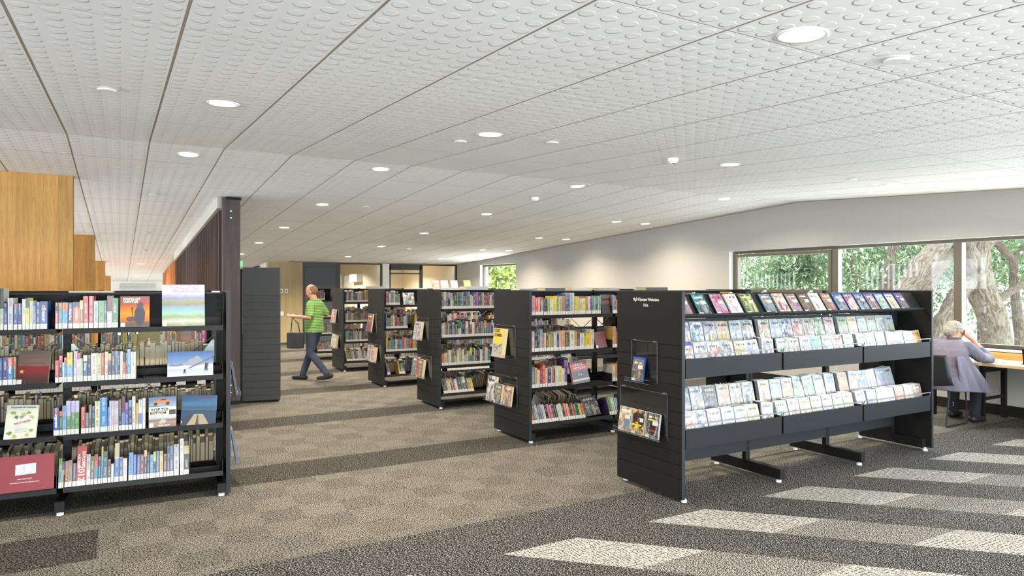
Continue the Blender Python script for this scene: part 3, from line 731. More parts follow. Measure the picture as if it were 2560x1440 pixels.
def single_book(w, h, d, c, c2, M, label, group, parts=True, title=None):
    c1 = rgb(c); cc = rgb(c2) if c2 else None
    b = MB()
    if not parts:
        book_geo(b, b, b, w, h, d, c1, cc, None); o = b.build('book', FM, None, M); return tag(o, label, 'book', group)
    pg, lb = MB(), MB(); book_geo(b, pg, lb, w, h, d, c1, cc, None, txt=title is None)
    o = b.build('book', M_['spine'], None, M); tag(o, label, 'book', group)
    pg.build('page_block', M_['page'], o); lb.build('spine_label', M_['sticker'], o)
    if title:
        m = M_['gold'] if title != 'EXPLORE' else M_['gold']
        if title == 'EXPLORE':
            text_mesh('2012', w*.95, m, T(w*.47, -.0012, h*.33) @ RX(R(90)) @ RZ(R(-90)), o, 'spine_title', bold=.0006)
            text_mesh('EXPLORE', w*.42, m, T(w*.70, -.0012, h*.68) @ RX(R(90)) @ RZ(R(-90)), o, 'spine_title', bold=.0003)
            text_mesh('AUSTRALIA', w*.34, m, T(w*.22, -.0012, h*.62) @ RX(R(90)) @ RZ(R(-90)), o, 'spine_title', bold=.0003)
        else:
            text_mesh(title.replace('_', ' '), w*.72, m, T(w*.5, -.0012, h*.56) @ RX(R(90)) @ RZ(R(-90)), o, 'spine_title', bold=.0002, longest=h*.5)
    return o
def spine_rows(data, CM, z, place, group, lean=0.0, bottom=False, parts=True, x_add=0.0):
    for i, ln in enumerate(data.strip().split('\n')):
        q = ln.split(); x, w, h = float(q[0])+x_add, float(q[1]), float(q[2]); tt = q[9]
        c = ci = tuple(int(k) for k in q[3:6]); c2 = tuple(int(k) for k in q[6:9])
        if c2[0] < 0 or c2 == (232, 228, 222): c2 = None
        size = ('tall ' if h > .225 else 'short ' if h < .168 else '') + ('thick ' if w > .037 else 'slim ' if w < .019 else '')
        lb = '%s%s book, %s from left on the %s' % (size, cname(ci), ords[i], place)
        dd = .15+.02*random.random()
        M = CM @ T(0, 0, z)
        if bottom: M = M @ bottom_tilt()
        yy = .026+.006*random.random()
        ln_ = lean+R(random.uniform(-.5, .5))
        if lean: h = h*.97
        M = M @ T(x, yy, .001)
        if ln_ > 0: M = M @ RY(-ln_) 
        else: M = M @ T(w, 0, 0) @ RY(-ln_) @ T(-w, 0, 0)
        single_book(max(w-.0008, .006), h, dd, c, c2, M, lb, group, parts, None if tt == '-' else tt)
ROWS = {}
ROWS['L1'] = '''-0.027 0.017 0.185 215 20 120 30 20 30 -
-0.009 0.021 0.185 110 160 150 225 130 60 -
0.013 0.033 0.185 80 160 210 240 130 50 -
0.049 0.026 0.185 50 55 110 60 70 150 Costa_Rica
0.076 0.043 0.189 232 110 40 70 85 95 CARIBBEAN
0.120 0.019 0.200 130 120 85 210 205 110 -
0.140 0.031 0.230 190 50 50 232 228 222 -
0.172 0.029 0.231 198 36 60 232 228 222 -
0.203 0.026 0.195 175 195 200 -1 -1 -1 -
0.231 0.035 0.197 120 165 110 -1 -1 -1 -
0.267 0.015 0.199 90 110 130 -1 -1 -1 -
0.284 0.030 0.232 200 205 190 120 60 60 -
0.314 0.039 0.216 88 118 88 -1 -1 -1 -'''
ROWS['L2'] = '''-0.029 0.022 0.158 205 38 45 -1 -1 -1 -
-0.006 0.022 0.190 40 34 34 200 40 60 -
0.016 0.011 0.142 232 228 222 -1 -1 -1 -
0.027 0.015 0.176 75 150 215 235 120 50 -
0.043 0.034 0.211 140 195 215 240 205 50 -
0.080 0.021 0.218 205 200 228 -1 -1 -1 -
0.102 0.019 0.206 232 220 215 200 60 50 -
0.121 0.016 0.165 200 215 180 -1 -1 -1 -
0.139 0.024 0.186 30 95 175 230 230 230 Chicago
0.164 0.022 0.187 42 42 58 -1 -1 -1 -
0.187 0.036 0.198 230 222 212 -1 -1 -1 -
0.224 0.024 0.196 212 222 165 -1 -1 -1 -
0.248 0.019 0.200 205 60 50 232 228 222 -
0.269 0.020 0.206 205 218 190 -1 -1 -1 -
0.290 0.022 0.193 95 40 70 235 150 60 -
0.312 0.022 0.209 72 78 82 232 228 222 -
0.335 0.016 0.211 60 110 175 -1 -1 -1 -
0.350 0.015 0.208 48 48 48 -1 -1 -1 -
0.366 0.016 0.205 232 215 210 -1 -1 -1 -
0.383 0.019 0.197 236 120 38 40 40 50 -
0.402 0.007 0.191 30 110 120 -1 -1 -1 -
0.410 0.023 0.220 95 140 195 232 228 222 -
0.433 0.032 0.199 218 228 198 -1 -1 -1 -'''
ROWS['L3'] = '''-0.038 0.034 0.192 22 75 170 110 60 110 Argentina
-0.003 0.018 0.171 38 115 62 220 110 50 -
0.016 0.022 0.207 120 175 218 -1 -1 -1 -
0.038 0.028 0.240 105 150 90 190 185 230 -
0.066 0.024 0.238 105 150 90 190 185 230 -
0.090 0.024 0.237 105 150 90 190 185 230 -
0.125 0.027 0.189 192 60 50 232 228 222 -
0.152 0.020 0.147 90 112 138 -1 -1 -1 -
0.172 0.017 0.200 118 105 88 -1 -1 -1 -
0.190 0.018 0.191 36 84 96 -1 -1 -1 -
0.209 0.031 0.225 228 222 190 -1 -1 -1 -
0.241 0.046 0.247 15 140 208 -1 -1 -1 -
0.287 0.010 0.179 80 120 190 -1 -1 -1 -
0.298 0.013 0.222 222 208 226 -1 -1 -1 -
0.311 0.013 0.221 222 208 226 -1 -1 -1 -
0.325 0.013 0.220 222 208 226 -1 -1 -1 -
0.338 0.018 0.219 222 208 226 -1 -1 -1 -
0.357 0.018 0.227 38 48 48 -1 -1 -1 -
0.375 0.021 0.248 110 150 205 120 30 70 -
0.397 0.022 0.202 88 78 172 -1 -1 -1 -
0.420 0.022 0.218 48 72 104 100 140 190 -
0.443 0.021 0.245 235 232 232 -1 -1 -1 -
0.465 0.015 0.193 238 188 35 -1 -1 -1 -
0.481 0.025 0.218 130 152 225 225 230 235 -
0.508 0.018 0.226 236 234 236 -1 -1 -1 -'''
ROWS['L4'] = '''-0.011 0.019 0.206 115 155 205 150 190 90 -
0.008 0.017 0.181 165 195 60 80 90 170 -
0.026 0.021 0.182 168 48 55 -1 -1 -1 -
0.047 0.023 0.188 156 150 125 -1 -1 -1 -
0.071 0.024 0.163 60 55 105 -1 -1 -1 -
0.095 0.059 0.278 196 48 38 232 228 222 EXPLORE
0.156 0.024 0.217 205 208 216 -1 -1 -1 -
0.180 0.022 0.199 112 106 60 -1 -1 -1 -
0.204 0.022 0.212 100 155 195 215 85 40 -
0.227 0.017 0.194 38 68 120 -1 -1 -1 -
0.245 0.011 0.262 30 140 195 235 200 40 -
0.258 0.028 0.225 66 94 112 -1 -1 -1 -
0.287 0.020 0.167 90 70 60 -1 -1 -1 -
0.308 0.016 0.135 235 235 235 -1 -1 -1 -
0.327 0.030 0.277 60 112 185 225 205 150 -
0.359 0.024 0.176 86 112 150 -1 -1 -1 -
0.384 0.025 0.166 228 224 214 -1 -1 -1 -
0.417 0.030 0.201 108 162 215 -1 -1 -1 -
0.448 0.021 0.184 28 80 168 -1 -1 -1 -
0.471 0.021 0.182 28 80 168 -1 -1 -1 -
0.493 0.023 0.181 135 60 45 -1 -1 -1 -
0.517 0.018 0.209 45 55 120 240 205 110 -
0.536 0.018 0.196 40 40 44 -1 -1 -1 -
0.556 0.021 0.173 80 145 210 -1 -1 -1 -
0.578 0.017 0.192 50 78 58 210 200 60 -
0.596 0.022 0.193 60 95 160 -1 -1 -1 -
0.619 0.023 0.191 206 194 110 -1 -1 -1 -
0.644 0.021 0.169 122 64 70 -1 -1 -1 -
0.667 0.019 0.222 38 62 124 -1 -1 -1 -
0.686 0.025 0.223 84 100 128 -1 -1 -1 -
0.713 0.034 0.231 208 206 212 -1 -1 -1 -
0.754 0.026 0.269 240 240 242 -1 -1 -1 -
0.781 0.034 0.213 48 54 52 215 190 90 -'''
ROWS['M1'] = '''-0.373 0.031 0.286 150 140 120 -1 -1 -1 -
-0.341 0.019 0.286 196 200 190 60 60 60 -
-0.320 0.019 0.184 25 70 150 35 40 100 -
-0.298 0.030 0.220 205 205 215 -1 -1 -1 -
-0.266 0.022 0.180 50 90 160 190 60 60 -
-0.242 0.023 0.183 28 55 125 -1 -1 -1 -
-0.217 0.019 0.212 232 228 222 -1 -1 -1 -
-0.197 0.020 0.219 225 220 70 60 110 70 -
-0.176 0.018 0.199 215 215 205 -1 -1 -1 -
-0.157 0.018 0.189 165 160 170 70 110 170 -
-0.137 0.021 0.192 25 75 160 -1 -1 -1 -
-0.116 0.043 0.195 15 80 165 25 55 120 Greece'''
ROWS['M2'] = '''-0.368 0.024 0.189 200 60 50 -1 -1 -1 -
-0.343 0.013 0.188 30 90 160 -1 -1 -1 -
-0.329 0.031 0.191 72 40 130 -1 -1 -1 -
-0.298 0.029 0.189 45 135 200 240 120 40 Nepal
-0.268 0.016 0.191 60 75 60 200 80 50 -'''
ROWS['R1'] = '''0.016 0.038 0.166 90 165 215 -1 -1 -1 -
0.055 0.033 0.203 225 150 170 -1 -1 -1 -
0.088 0.036 0.180 220 70 60 -1 -1 -1 -
0.125 0.023 0.185 240 170 150 -1 -1 -1 -
0.149 0.013 0.191 90 80 80 -1 -1 -1 -
0.162 0.030 0.185 190 190 200 200 60 80 -
0.193 0.030 0.164 30 30 30 -1 -1 -1 -
0.224 0.016 0.170 60 60 60 -1 -1 -1 -
0.241 0.027 0.175 165 190 120 -1 -1 -1 -
0.271 0.038 0.169 235 235 225 -1 -1 -1 -
0.309 0.024 0.198 250 215 30 -1 -1 -1 -
0.334 0.021 0.198 245 225 60 -1 -1 -1 -
0.356 0.019 0.186 130 130 110 -1 -1 -1 -
0.375 0.023 0.189 180 225 215 -1 -1 -1 -
0.400 0.023 0.197 235 160 90 -1 -1 -1 -
0.424 0.020 0.200 150 160 110 -1 -1 -1 -
0.445 0.020 0.200 225 110 120 -1 -1 -1 -
0.467 0.031 0.217 20 110 175 -1 -1 -1 -
0.498 0.024 0.205 90 90 70 -1 -1 -1 -
0.523 0.039 0.225 190 190 200 -1 -1 -1 -
0.563 0.015 0.231 235 235 235 -1 -1 -1 -
0.579 0.033 0.196 215 220 90 -1 -1 -1 -
0.613 0.028 0.192 240 200 60 -1 -1 -1 -
0.642 0.043 0.163 215 205 225 -1 -1 -1 -
0.685 0.043 0.177 235 235 50 -1 -1 -1 -
0.729 0.029 0.192 190 110 140 -1 -1 -1 -
0.758 0.024 0.194 235 225 230 -1 -1 -1 -
0.784 0.018 0.182 110 110 110 -1 -1 -1 -
0.803 0.025 0.182 70 100 110 -1 -1 -1 -
0.828 0.029 0.179 150 200 205 -1 -1 -1 -
0.858 0.025 0.181 40 50 80 -1 -1 -1 -
0.884 0.022 0.193 180 210 120 -1 -1 -1 -
0.907 0.023 0.199 20 130 190 -1 -1 -1 -
1.087 0.022 0.207 150 160 185 -1 -1 -1 -
1.109 0.033 0.195 110 80 60 -1 -1 -1 -
1.143 0.026 0.151 180 160 120 -1 -1 -1 -'''
ROWS['R2'] = '''0.008 0.033 0.190 235 120 50 -1 -1 -1 -
0.042 0.039 0.214 230 215 190 -1 -1 -1 -
0.082 0.036 0.196 50 55 90 -1 -1 -1 -
0.118 0.023 0.195 60 50 60 -1 -1 -1 -
0.142 0.013 0.171 190 190 150 -1 -1 -1 -
0.155 0.027 0.228 160 190 215 -1 -1 -1 -
0.183 0.016 0.158 220 70 90 -1 -1 -1 -
0.200 0.023 0.192 230 210 185 -1 -1 -1 -
0.224 0.027 0.188 50 110 70 -1 -1 -1 -
0.251 0.025 0.178 245 175 50 -1 -1 -1 -
0.278 0.041 0.203 160 165 140 -1 -1 -1 -
0.320 0.034 0.193 235 230 225 -1 -1 -1 -
0.354 0.027 0.175 60 60 110 -1 -1 -1 -
0.382 0.031 0.203 220 200 200 -1 -1 -1 -
0.414 0.041 0.210 240 170 110 -1 -1 -1 -
0.459 0.042 0.177 80 90 60 -1 -1 -1 -
0.501 0.021 0.181 90 120 60 -1 -1 -1 -
0.523 0.060 0.206 235 230 215 -1 -1 -1 -
0.584 0.032 0.196 225 175 80 -1 -1 -1 -
0.616 0.032 0.180 50 70 130 -1 -1 -1 -
0.649 0.060 0.175 230 225 215 -1 -1 -1 -
0.710 0.018 0.144 190 200 60 -1 -1 -1 -
0.729 0.062 0.176 250 215 20 -1 -1 -1 -
0.791 0.044 0.210 235 225 215 -1 -1 -1 -
1.093 0.041 0.234 225 170 80 -1 -1 -1 -
1.134 0.015 0.214 60 70 150 -1 -1 -1 -
1.151 0.019 0.171 235 100 80 -1 -1 -1 -'''
ROWS['R3'] = '''0.009 0.032 0.179 40 120 130 -1 -1 -1 -
0.042 0.046 0.217 120 125 145 -1 -1 -1 -
0.090 0.029 0.205 225 180 110 -1 -1 -1 -
0.120 0.027 0.185 230 230 220 -1 -1 -1 -
0.149 0.028 0.205 170 30 60 -1 -1 -1 -
0.179 0.033 0.231 215 75 40 -1 -1 -1 -
0.214 0.027 0.195 220 205 180 -1 -1 -1 -
0.243 0.040 0.189 55 60 110 -1 -1 -1 -
0.283 0.011 0.204 230 225 220 -1 -1 -1 -
0.296 0.026 0.206 195 65 60 -1 -1 -1 -
0.323 0.013 0.182 90 60 60 -1 -1 -1 -
0.337 0.037 0.212 230 235 225 -1 -1 -1 -
0.376 0.041 0.207 230 225 120 -1 -1 -1 -
0.418 0.034 0.182 235 232 225 -1 -1 -1 -
0.454 0.033 0.270 100 60 140 -1 -1 -1 -
1.085 0.040 0.179 225 215 190 -1 -1 -1 -
1.126 0.042 0.193 225 140 60 -1 -1 -1 -'''
ROWS['R4'] = '''0.005 0.028 0.211 210 225 215 -1 -1 -1 -
0.034 0.028 0.202 215 85 40 -1 -1 -1 -
0.063 0.028 0.193 70 140 140 -1 -1 -1 -
0.091 0.028 0.203 200 190 190 -1 -1 -1 -
0.121 0.028 0.194 140 110 80 -1 -1 -1 -
0.150 0.029 0.203 90 130 200 -1 -1 -1 -
0.179 0.029 0.194 220 210 180 -1 -1 -1 -
0.208 0.029 0.185 35 35 35 -1 -1 -1 -
0.238 0.029 0.195 190 50 170 -1 -1 -1 -
0.268 0.029 0.186 200 110 80 -1 -1 -1 -
0.297 0.029 0.195 50 60 80 -1 -1 -1 -
0.327 0.029 0.186 35 35 40 -1 -1 -1 -
0.357 0.029 0.177 215 215 200 -1 -1 -1 -
0.388 0.030 0.187 230 225 215 -1 -1 -1 -
0.418 0.030 0.177 50 60 60 -1 -1 -1 -
0.448 0.030 0.187 220 90 80 -1 -1 -1 -
0.479 0.030 0.178 230 190 140 -1 -1 -1 -
0.509 0.030 0.169 40 40 40 -1 -1 -1 -
0.540 0.030 0.178 200 30 50 -1 -1 -1 -
0.571 0.030 0.169 60 130 70 -1 -1 -1 -
0.602 0.030 0.179 60 60 60 -1 -1 -1 -
0.634 0.031 0.169 200 230 50 -1 -1 -1 -
0.665 0.031 0.160 210 40 40 -1 -1 -1 -
1.024 0.025 0.200 60 50 90 -1 -1 -1 -
1.050 0.029 0.211 110 180 60 -1 -1 -1 -
1.080 0.041 0.195 220 215 205 -1 -1 -1 -
1.122 0.042 0.188 150 180 215 -1 -1 -1 -'''
spine_rows(ROWS['L1'], LBM, SZ[0], "left bookcase's top shelf, right bay", 'books on the left bookcase')
spine_rows(ROWS['L2'], LBM, SZ[1], "left bookcase's second shelf, right bay", 'books on the left bookcase')
spine_rows(ROWS['L3'], LBM, SZ[2], "left bookcase's third shelf, right bay", 'books on the left bookcase', 0)
spine_rows(ROWS['L4'], LBM, SZ[3], "left bookcase's bottom shelf, right bay", 'books on the left bookcase', 0, True)
spine_rows(ROWS['M1'], LBM, SZ[0], "left bookcase's top shelf, left bay", 'books on the left bookcase')
spine_rows(ROWS['M2'], LBM, SZ[1], "left bookcase's second shelf, left bay", 'books on the left bookcase')
NB = BM[2] @ T(-.03, 0, 0)
spine_rows(ROWS['R1'], NB, SZ[0], "top shelf behind the DVD stand", 'books on the bookcase behind the DVD stand')
spine_rows(ROWS['R2'], NB, SZ[1], "second shelf behind the DVD stand", 'books on the bookcase behind the DVD stand')
spine_rows(ROWS['R3'], NB, SZ[2], "third shelf behind the DVD stand", 'books on the bookcase behind the DVD stand')
spine_rows(ROWS['R4'], NB, SZ[3], "bottom shelf behind the DVD stand", 'books on the bookcase behind the DVD stand', R(7), True, x_add=.032)
PAL = {3: ['e6e2d8','d8d4cc','f0eee8','46464a','2e2e30','5a5e62','8a8e92','c8ccd0','e08a3a','3a7a8a','4a8a5a','c8b45a','a03c3c','b02c7c','5a5eb0','e8c83a','6a5a4a','d0c4a8','3c4a5e','b8a080'],
       4: ['e0dcd0','c8ccc8','3c5a8a','2c7a6a','3a4a5a','e0c040','b04040','8a8478','4a8ac0','5a5048','d8d0c0','a8a8a8','6a7a5a','c04858'],
       5: ['c8c4b8','a04040','b0b060','505860','8a5a3c','607a90','d8d4c8','40644c','704c6a','b88a5a','383838'],
       6: ['9a7a60','b0a080','8a3c3c','605850','a8b0a8','7a6a5a','50566a']}
# third bookcase: single books row by row in the first bay
cnt = 0
for lv in range(4):
    x = .02 if lv < 3 else .055; i = 0; rr = random.Random(40+lv); end = (.86, 1.0, .72, .50)[lv]
    while x < end:
        w_ = rr.choice([.016, .02, .024, .028, .034, .04]); h_ = rr.uniform(.165, .23) if lv < 3 else rr.uniform(.18, .22)
        c = rr.choice(PAL[3]) if lv != 1 else rr.choice(PAL[3][3:8]+PAL[3]); ci = tuple(int(c[k:k+2], 16) for k in (0, 2, 4))
        size = ('tall ' if h_ > .215 else 'short ' if h_ < .178 else '') + ('thick ' if w_ > .037 else 'slim ' if w_ < .019 else '')
        M = BM[3] @ T(0, 0, SZ[lv])
        if lv == 3: M = M @ bottom_tilt()
        M = M @ T(x, .028, .001)
        if lv == 3: M = M @ RY(-R(8))
        single_book(w_-.001, h_, .16, c, rr.choice(PAL[3]) if rr.random() < .25 else None, M,
            "%s%s book, %s from left on the middle bookcase's %s shelf" % (size, cname(ci), ords[i], ('top', 'second', 'third', 'bottom')[lv]), 'books on the middle bookcase', False)
        x += w_; i += 1; cnt += 1
# every further book: backs of the shelves and the bookcases beyond
def fill(b, CM, lv, x0, x1, pal, rr, back=False, gap=.04, hmin=.17, hmax=.235, lean=0.0):
    x = x0
    while x < x1:
        if rr.random() < gap: x += rr.uniform(.05, .16); continue
        w_ = rr.choice([.016, .02, .025, .03, .038]); h_ = rr.uniform(hmin, hmax)
        if x+w_ > x1: break
        M = CM @ T(0, 0, SZ[lv]) if not back else CM @ T(0, DEP, SZ[lv]) @ RZ(math.pi)
        if lv == 3: M = M @ bottom_tilt()
        xx = x if not back else -x-w_
        M = M @ T(xx, .028, .001)
        if lean: M = M @ RY(-lean)
        book_geo(b, b, b, w_-.001, h_, .16, rgb(rr.choice(pal)), None, M)
        x += w_
sb = MB(); rr = random.Random(5); ALL = PAL[3]+PAL[4]+PAL[5]
for lv in range(4):
    fill(sb, LBM, lv, -2*BAY+.03, -BAY-.04, ALL, rr)
    for k in (-2, -1, 0):
        if lv: fill(sb, LBM, lv, k*BAY+.04, (k+1)*BAY-.06, ALL, rr, True, .01 if lv < 3 else .03)
    if lv: fill(sb, BM[2], lv, .03, BAY-.05, ALL, rr, True, .05)
    fill(sb, BM[2], lv, BAY*1.12+.04, 2*BAY-.05, ALL, rr, False, .05); fill(sb, BM[2], lv, 2*BAY+.03, 3*BAY-.05, ALL, rr, False, .05)
    fill(sb, BM[3], lv, BAY+.03, 2*BAY-.05, PAL[3], rr)
    for bc in (3, 4, 5):
        fill(sb, BM[bc], lv, .03, BAY-.05, ALL, rr, True, .06)
    for bc in (4, 5, 6):
        fill(sb, BM[bc], lv, .03 if lv < 3 else .055, .28 if (bc == 4 and lv == 0) else BAY-.05, PAL[bc], rr, False, .01, lean=R(6) if lv == 3 else 0)
        fill(sb, BM[bc], lv, BAY+.03, 2*BAY-.05, PAL[bc], rr, False, .03)
    for k in (-2, -1, 0): fill(sb, LB2M, lv, k*BAY+.03, (k+1)*BAY-.05, ALL, rr, False, .03)
fill(sb, LBM, 3, -BAY-.02, -.36, ALL, rr); fill(sb, LBM, 0, -BAY+.03, -.44, ALL, rr); fill(sb, LBM, 1, -BAY+.03, -.44, ALL, rr); fill(sb, LBM, 2, -BAY+.03, -.42, ALL, rr)
o = sb.build('shelved_books', FM); tag(o, 'rows of mixed library books on the further shelves and shelf backs', 'books', kind='stuff')

# books shown face out
def face_book(w, h, t, c1, c2, M, label, group='books shown face out', pages='page_block', sticker=True, art=True, name='book', mat=None, cat='book', seed=None):
    """cover faces local -y, lower left corner at origin"""
    _seed[0] += 1; s = _seed[0] if seed is None else seed
    b = MB(); u0, v0 = s % 13, s % 7
    c1, c2 = rgb(c1), rgb(c2)
    b.box(0, 0, 0, w, .002, h, 0 if (art or mat) else 1, c1, c2, fuv=[(u0+.001, v0+.001), (u0+.999, v0+.001), (u0+.999, v0+.999), (u0+.001, v0+.999)])
    b.box(0, t-.002, 0, w, t, h, 1, c1); b.box(0, .002, 0, .002, t-.002, h, 1, c1)
    o = b.build(name, [mat or M_['cover'], M_['attr']], None, M); tag(o, label, cat, group)
    p = MB(); p.box(.002, .002, .003, w-.003, t-.002, h-.003); p.build('page_block', M_['page'], o)
    if sticker: k = MB(); k.box(.004, -.0008, .004, .032, -.0001, .034); k.build('spine_label', M_['sticker'], o)
    return o
def pol(o, pts, c, y=-.001, name='cover_picture', m=None):
    b = MB(); b.poly([(x, y, z) for x, z in pts], 0, rgb(c)); return b.build(name, m or M_['attr'], o)
def lean_at(CM, x, z, back=14, yaw=0, roll=0, y=.035):
    return CM @ T(x, y, z+.003) @ RZ(R(yaw)) @ RX(R(-back)) @ RY(R(roll))
def blob(cx, cz, rx, rz, n=14, wob=.15, seed=1):
    r_ = random.Random(seed); return [(cx+rx*math.cos(a)*(1+r_.uniform(-wob, wob)), cz+rz*math.sin(a)*(1+r_.uniform(-wob, wob))) for a in [2*math.pi*k/n for k in range(n)]]
def ftext(o, s, size, m, x, z, name='cover_title', fit=None, roll=0, bold=.0006, y=-.0018):
    return text_mesh(s, size, m, T(x, y, z) @ RX(R(90)) @ RZ(R(roll)), o, name, bold=bold, fit=fit)
# sunset cover
w, h = .187, .228
o = face_book(w, h, .03, (238, 140, 40), (190, 60, 60), lean_at(LBM, .364, SZ[0], 10), 'orange sunset cover with a dark furry figure, on top shelf of left bookcase', mat=M_['winter'])
pol(o, blob(.125, .085, .036, .075, 16, .08), (70, 70, 84), -.0014); pol(o, blob(.128, .16, .022, .024), (84, 80, 92), -.0015); pol(o, blob(.07, .06, .03, .02), (96, 74, 74), -.0013)
ftext(o, 'KINDS OF', .024, M_['gold'], .072, .206, fit=.11); ftext(o, 'WINTER', .024, M_['gold'], .066, .186, fit=.098)
# large pale coast cover
w, h = .29, .315
o = face_book(w, h, .03, (176, 186, 226), (140, 170, 150), lean_at(LBM, .635, SZ[0], 10, 2), 'large pale blue and green coast picture book, top right of left bookcase', mat=M_['pacific'])
ftext(o, 'PACIFIC', .034, M_['lilac'], .15, .296, fit=.19); ftext(o, 'ISLANDS', .03, M_['lilac'], .16, .268, fit=.19)
# climbers on snow
w, h = .312, .185
o = face_book(w, h, .022, (96, 140, 200), (240, 240, 250), lean_at(LBM, .669, SZ[1], 12, -2), 'blue snowy mountain cover with two climbers, on left bookcase second shelf', mat=M_['snow'])
pol(o, [(.1, .085), (.13, .105), (.16, .13), (.175, .128), (.195, .152), (.21, .146), (.235, .118), (.27, .1), (.25, .085), (.19, .075)], (170, 182, 210), -.0013, m=M_['peaks'])
pol(o, [(0, .08), (.03, .095), (.06, .088), (.09, .1), (.12, .085), (.06, .074)], (110, 126, 166), -.0012)
pol(o, [(.14, .06), (w, .145), (w, .135), (.15, .056)], (80, 100, 140), -.0016)
for x, z, s in ((.262, .065, 1.0), (.115, .035, .6)):
    pol(o, [(x-.01*s, z-.03*s), (x-.004*s, z-.03*s), (x, z-.01*s), (x+.006*s, z-.03*s), (x+.012*s, z-.03*s), (x+.008*s, z+.02*s), (x+.004*s, z+.034*s), (x-.004*s, z+.032*s), (x-.008*s, z+.015*s)], (44, 40, 52), -.0019)
    pol(o, blob(x+.01*s, z+.015*s, .008*s, .014*s), (120, 50, 50), -.002)
ftext(o, 'EXPLORING', .014, M_['gold'], .075, .07, bold=0); ftext(o, 'TRAVELLER', .014, M_['gold'], .085, .056, bold=0)
# orange jeep cover
w, h = .182, .222
o = face_book(w, h, .025, (228, 224, 214), (120, 150, 190), lean_at(LBM, .547, SZ[2], 10), 'white and blue cover with an orange car, left bookcase third shelf', mat=M_['desert'])
pol(o, [(0, h*.69), (w, h*.69), (w, h*.7), (0, h*.7)], (40, 40, 44), -.0012); 
pol(o, [(.025, .182), (.03, .196), (.06, .2), (.075, .21), (.12, .208), (.135, .196), (.15, .19), (.145, .175), (.03, .172)], (226, 124, 40), -.0014)
for x in (.045, .125): pol(o, blob(x, .172, .013, .012, 12, .02), (30, 30, 32), -.0016)
pol(o, [(.075, .198), (.082, .207), (.112, .206), (.12, .197)], (40, 50, 60), -.0017); pol(o, [(.135, .09), (.178, .09), (.178, .125), (.135, .125)], (60, 46, 44), -.0014); pol(o, [(.07, .025), (.11, .03), (.115, .05), (.09, .06), (.07, .045)], (196, 182, 160), -.0015)
ftext(o, 'TOP TO', .03, M_['ink'], .07, .128, fit=.115); ftext(o, 'BOTTOM', .022, M_['ink'], .062, .105, fit=.105); ftext(o, 'MARK KLEIN', .014, M_['gold'], .1, .014, bold=0)
# lake jetty cover
w, h = .243, .226
o = face_book(w, h, .02, (34, 92, 140), (20, 60, 100), lean_at(LBM, .755, SZ[2], 14, -4, 3), 'dark blue lake and wooden jetty cover, right end of left bookcase third shelf', mat=M_['lake'])
pol(o, [(.04, 0), (.2, 0), (.15, .085), (.09, .085)], (170, 150, 118), -.0013)
pol(o, [(.1, 0), (.125, 0), (.118, .08), (.112, .08)], (70, 66, 70), -.0015); pol(o, [(.0, 0), (.03, 0), (.08, .085), (.02, .06)], (22, 40, 62), -.0015)
ftext(o, 'NEW ZEALAND', .014, M_['inkred'], .16, .208, bold=0)
# brown and red history cover
w, h = .185, .236
o = face_book(w, h, .03, (136, 116, 106), (150, 30, 36), lean_at(LBM, -.256, SZ[1], 14, -3, 2), 'brown and dark red history cover with a gold star, left bay second shelf', mat=M_['khan'])
st = [(.028+(.018 if k % 2 == 0 else .007)*math.sin(k*math.pi/5), .09+(.018 if k % 2 == 0 else .007)*math.cos(k*math.pi/5)) for k in range(10)]; pol(o, st, (226, 180, 60), -.0014)
ftext(o, 'MARCO POLO', .017, M_['inkred'], .092, .19, bold=0); ftext(o, 'GENGHIS KHAN', .017, M_['inkred'], .095, .148, bold=0)
# pale illustrated cover
w, h = .183, .232
o = face_book(w, h, .02, (224, 226, 208), (160, 170, 90), lean_at(LBM, -.325, SZ[2], 13, -3, 3), 'cream cover with green drawings and red lettering, left bay third shelf', art=False)
for i, (x, z, c) in enumerate(((.04, .18, (150, 164, 80)), (.06, .15, (110, 120, 60)), (.1, .17, (186, 190, 110)), (.13, .18, (150, 164, 80)), (.15, .15, (186, 190, 110)), (.03, .04, (130, 140, 60)), (.06, .02, (186, 180, 90)), (.13, .03, (196, 180, 80)), (.155, .06, (150, 164, 80)), (.09, .15, (140, 150, 170)))): pol(o, blob(x, z, .014, .012, 9, .4, i), c, -.0012)
pol(o, [(.045, .09), (.155, .12), (.152, .14), (.042, .11)], (250, 250, 244), -.0015)
ftext(o, 'ELIZABETH PISANI', .014, M_['ink'], .095, .215, fit=.14, bold=.0002); ftext(o, 'INDONESIA', .019, M_['inkred'], .099, .115, fit=.1, roll=15, y=-.0022)
for k in range(3): pol(o, [(.06, .068-k*.01), (.13, .074-k*.01), (.13, .0725-k*.01), (.06, .0665-k*.01)], (130, 130, 150), -.0013)
# big red book
w, h = .335, .24
o = face_book(w, h, .03, (150, 12, 36), (150, 12, 36), LBM @ T(-.37, .0, SZ[3]+.012) @ RX(R(-10)), 'wide red clothbound photography book, bottom left shelf', art=False)
pol(o, [(.115, .11), (.232, .115), (.232, .185), (.115, .18)], (150, 160, 180), -.0012, 'inset_photo', M_['photo'])
ftext(o, 'ANN WESTCOTT', .011, M_['gold'], .17, .083, bold=0); ftext(o, 'PHOTOGRAPHS FROM THE AMERICAN SOUTH', .010, M_['gold'], .17, .06, fit=.165, bold=0)
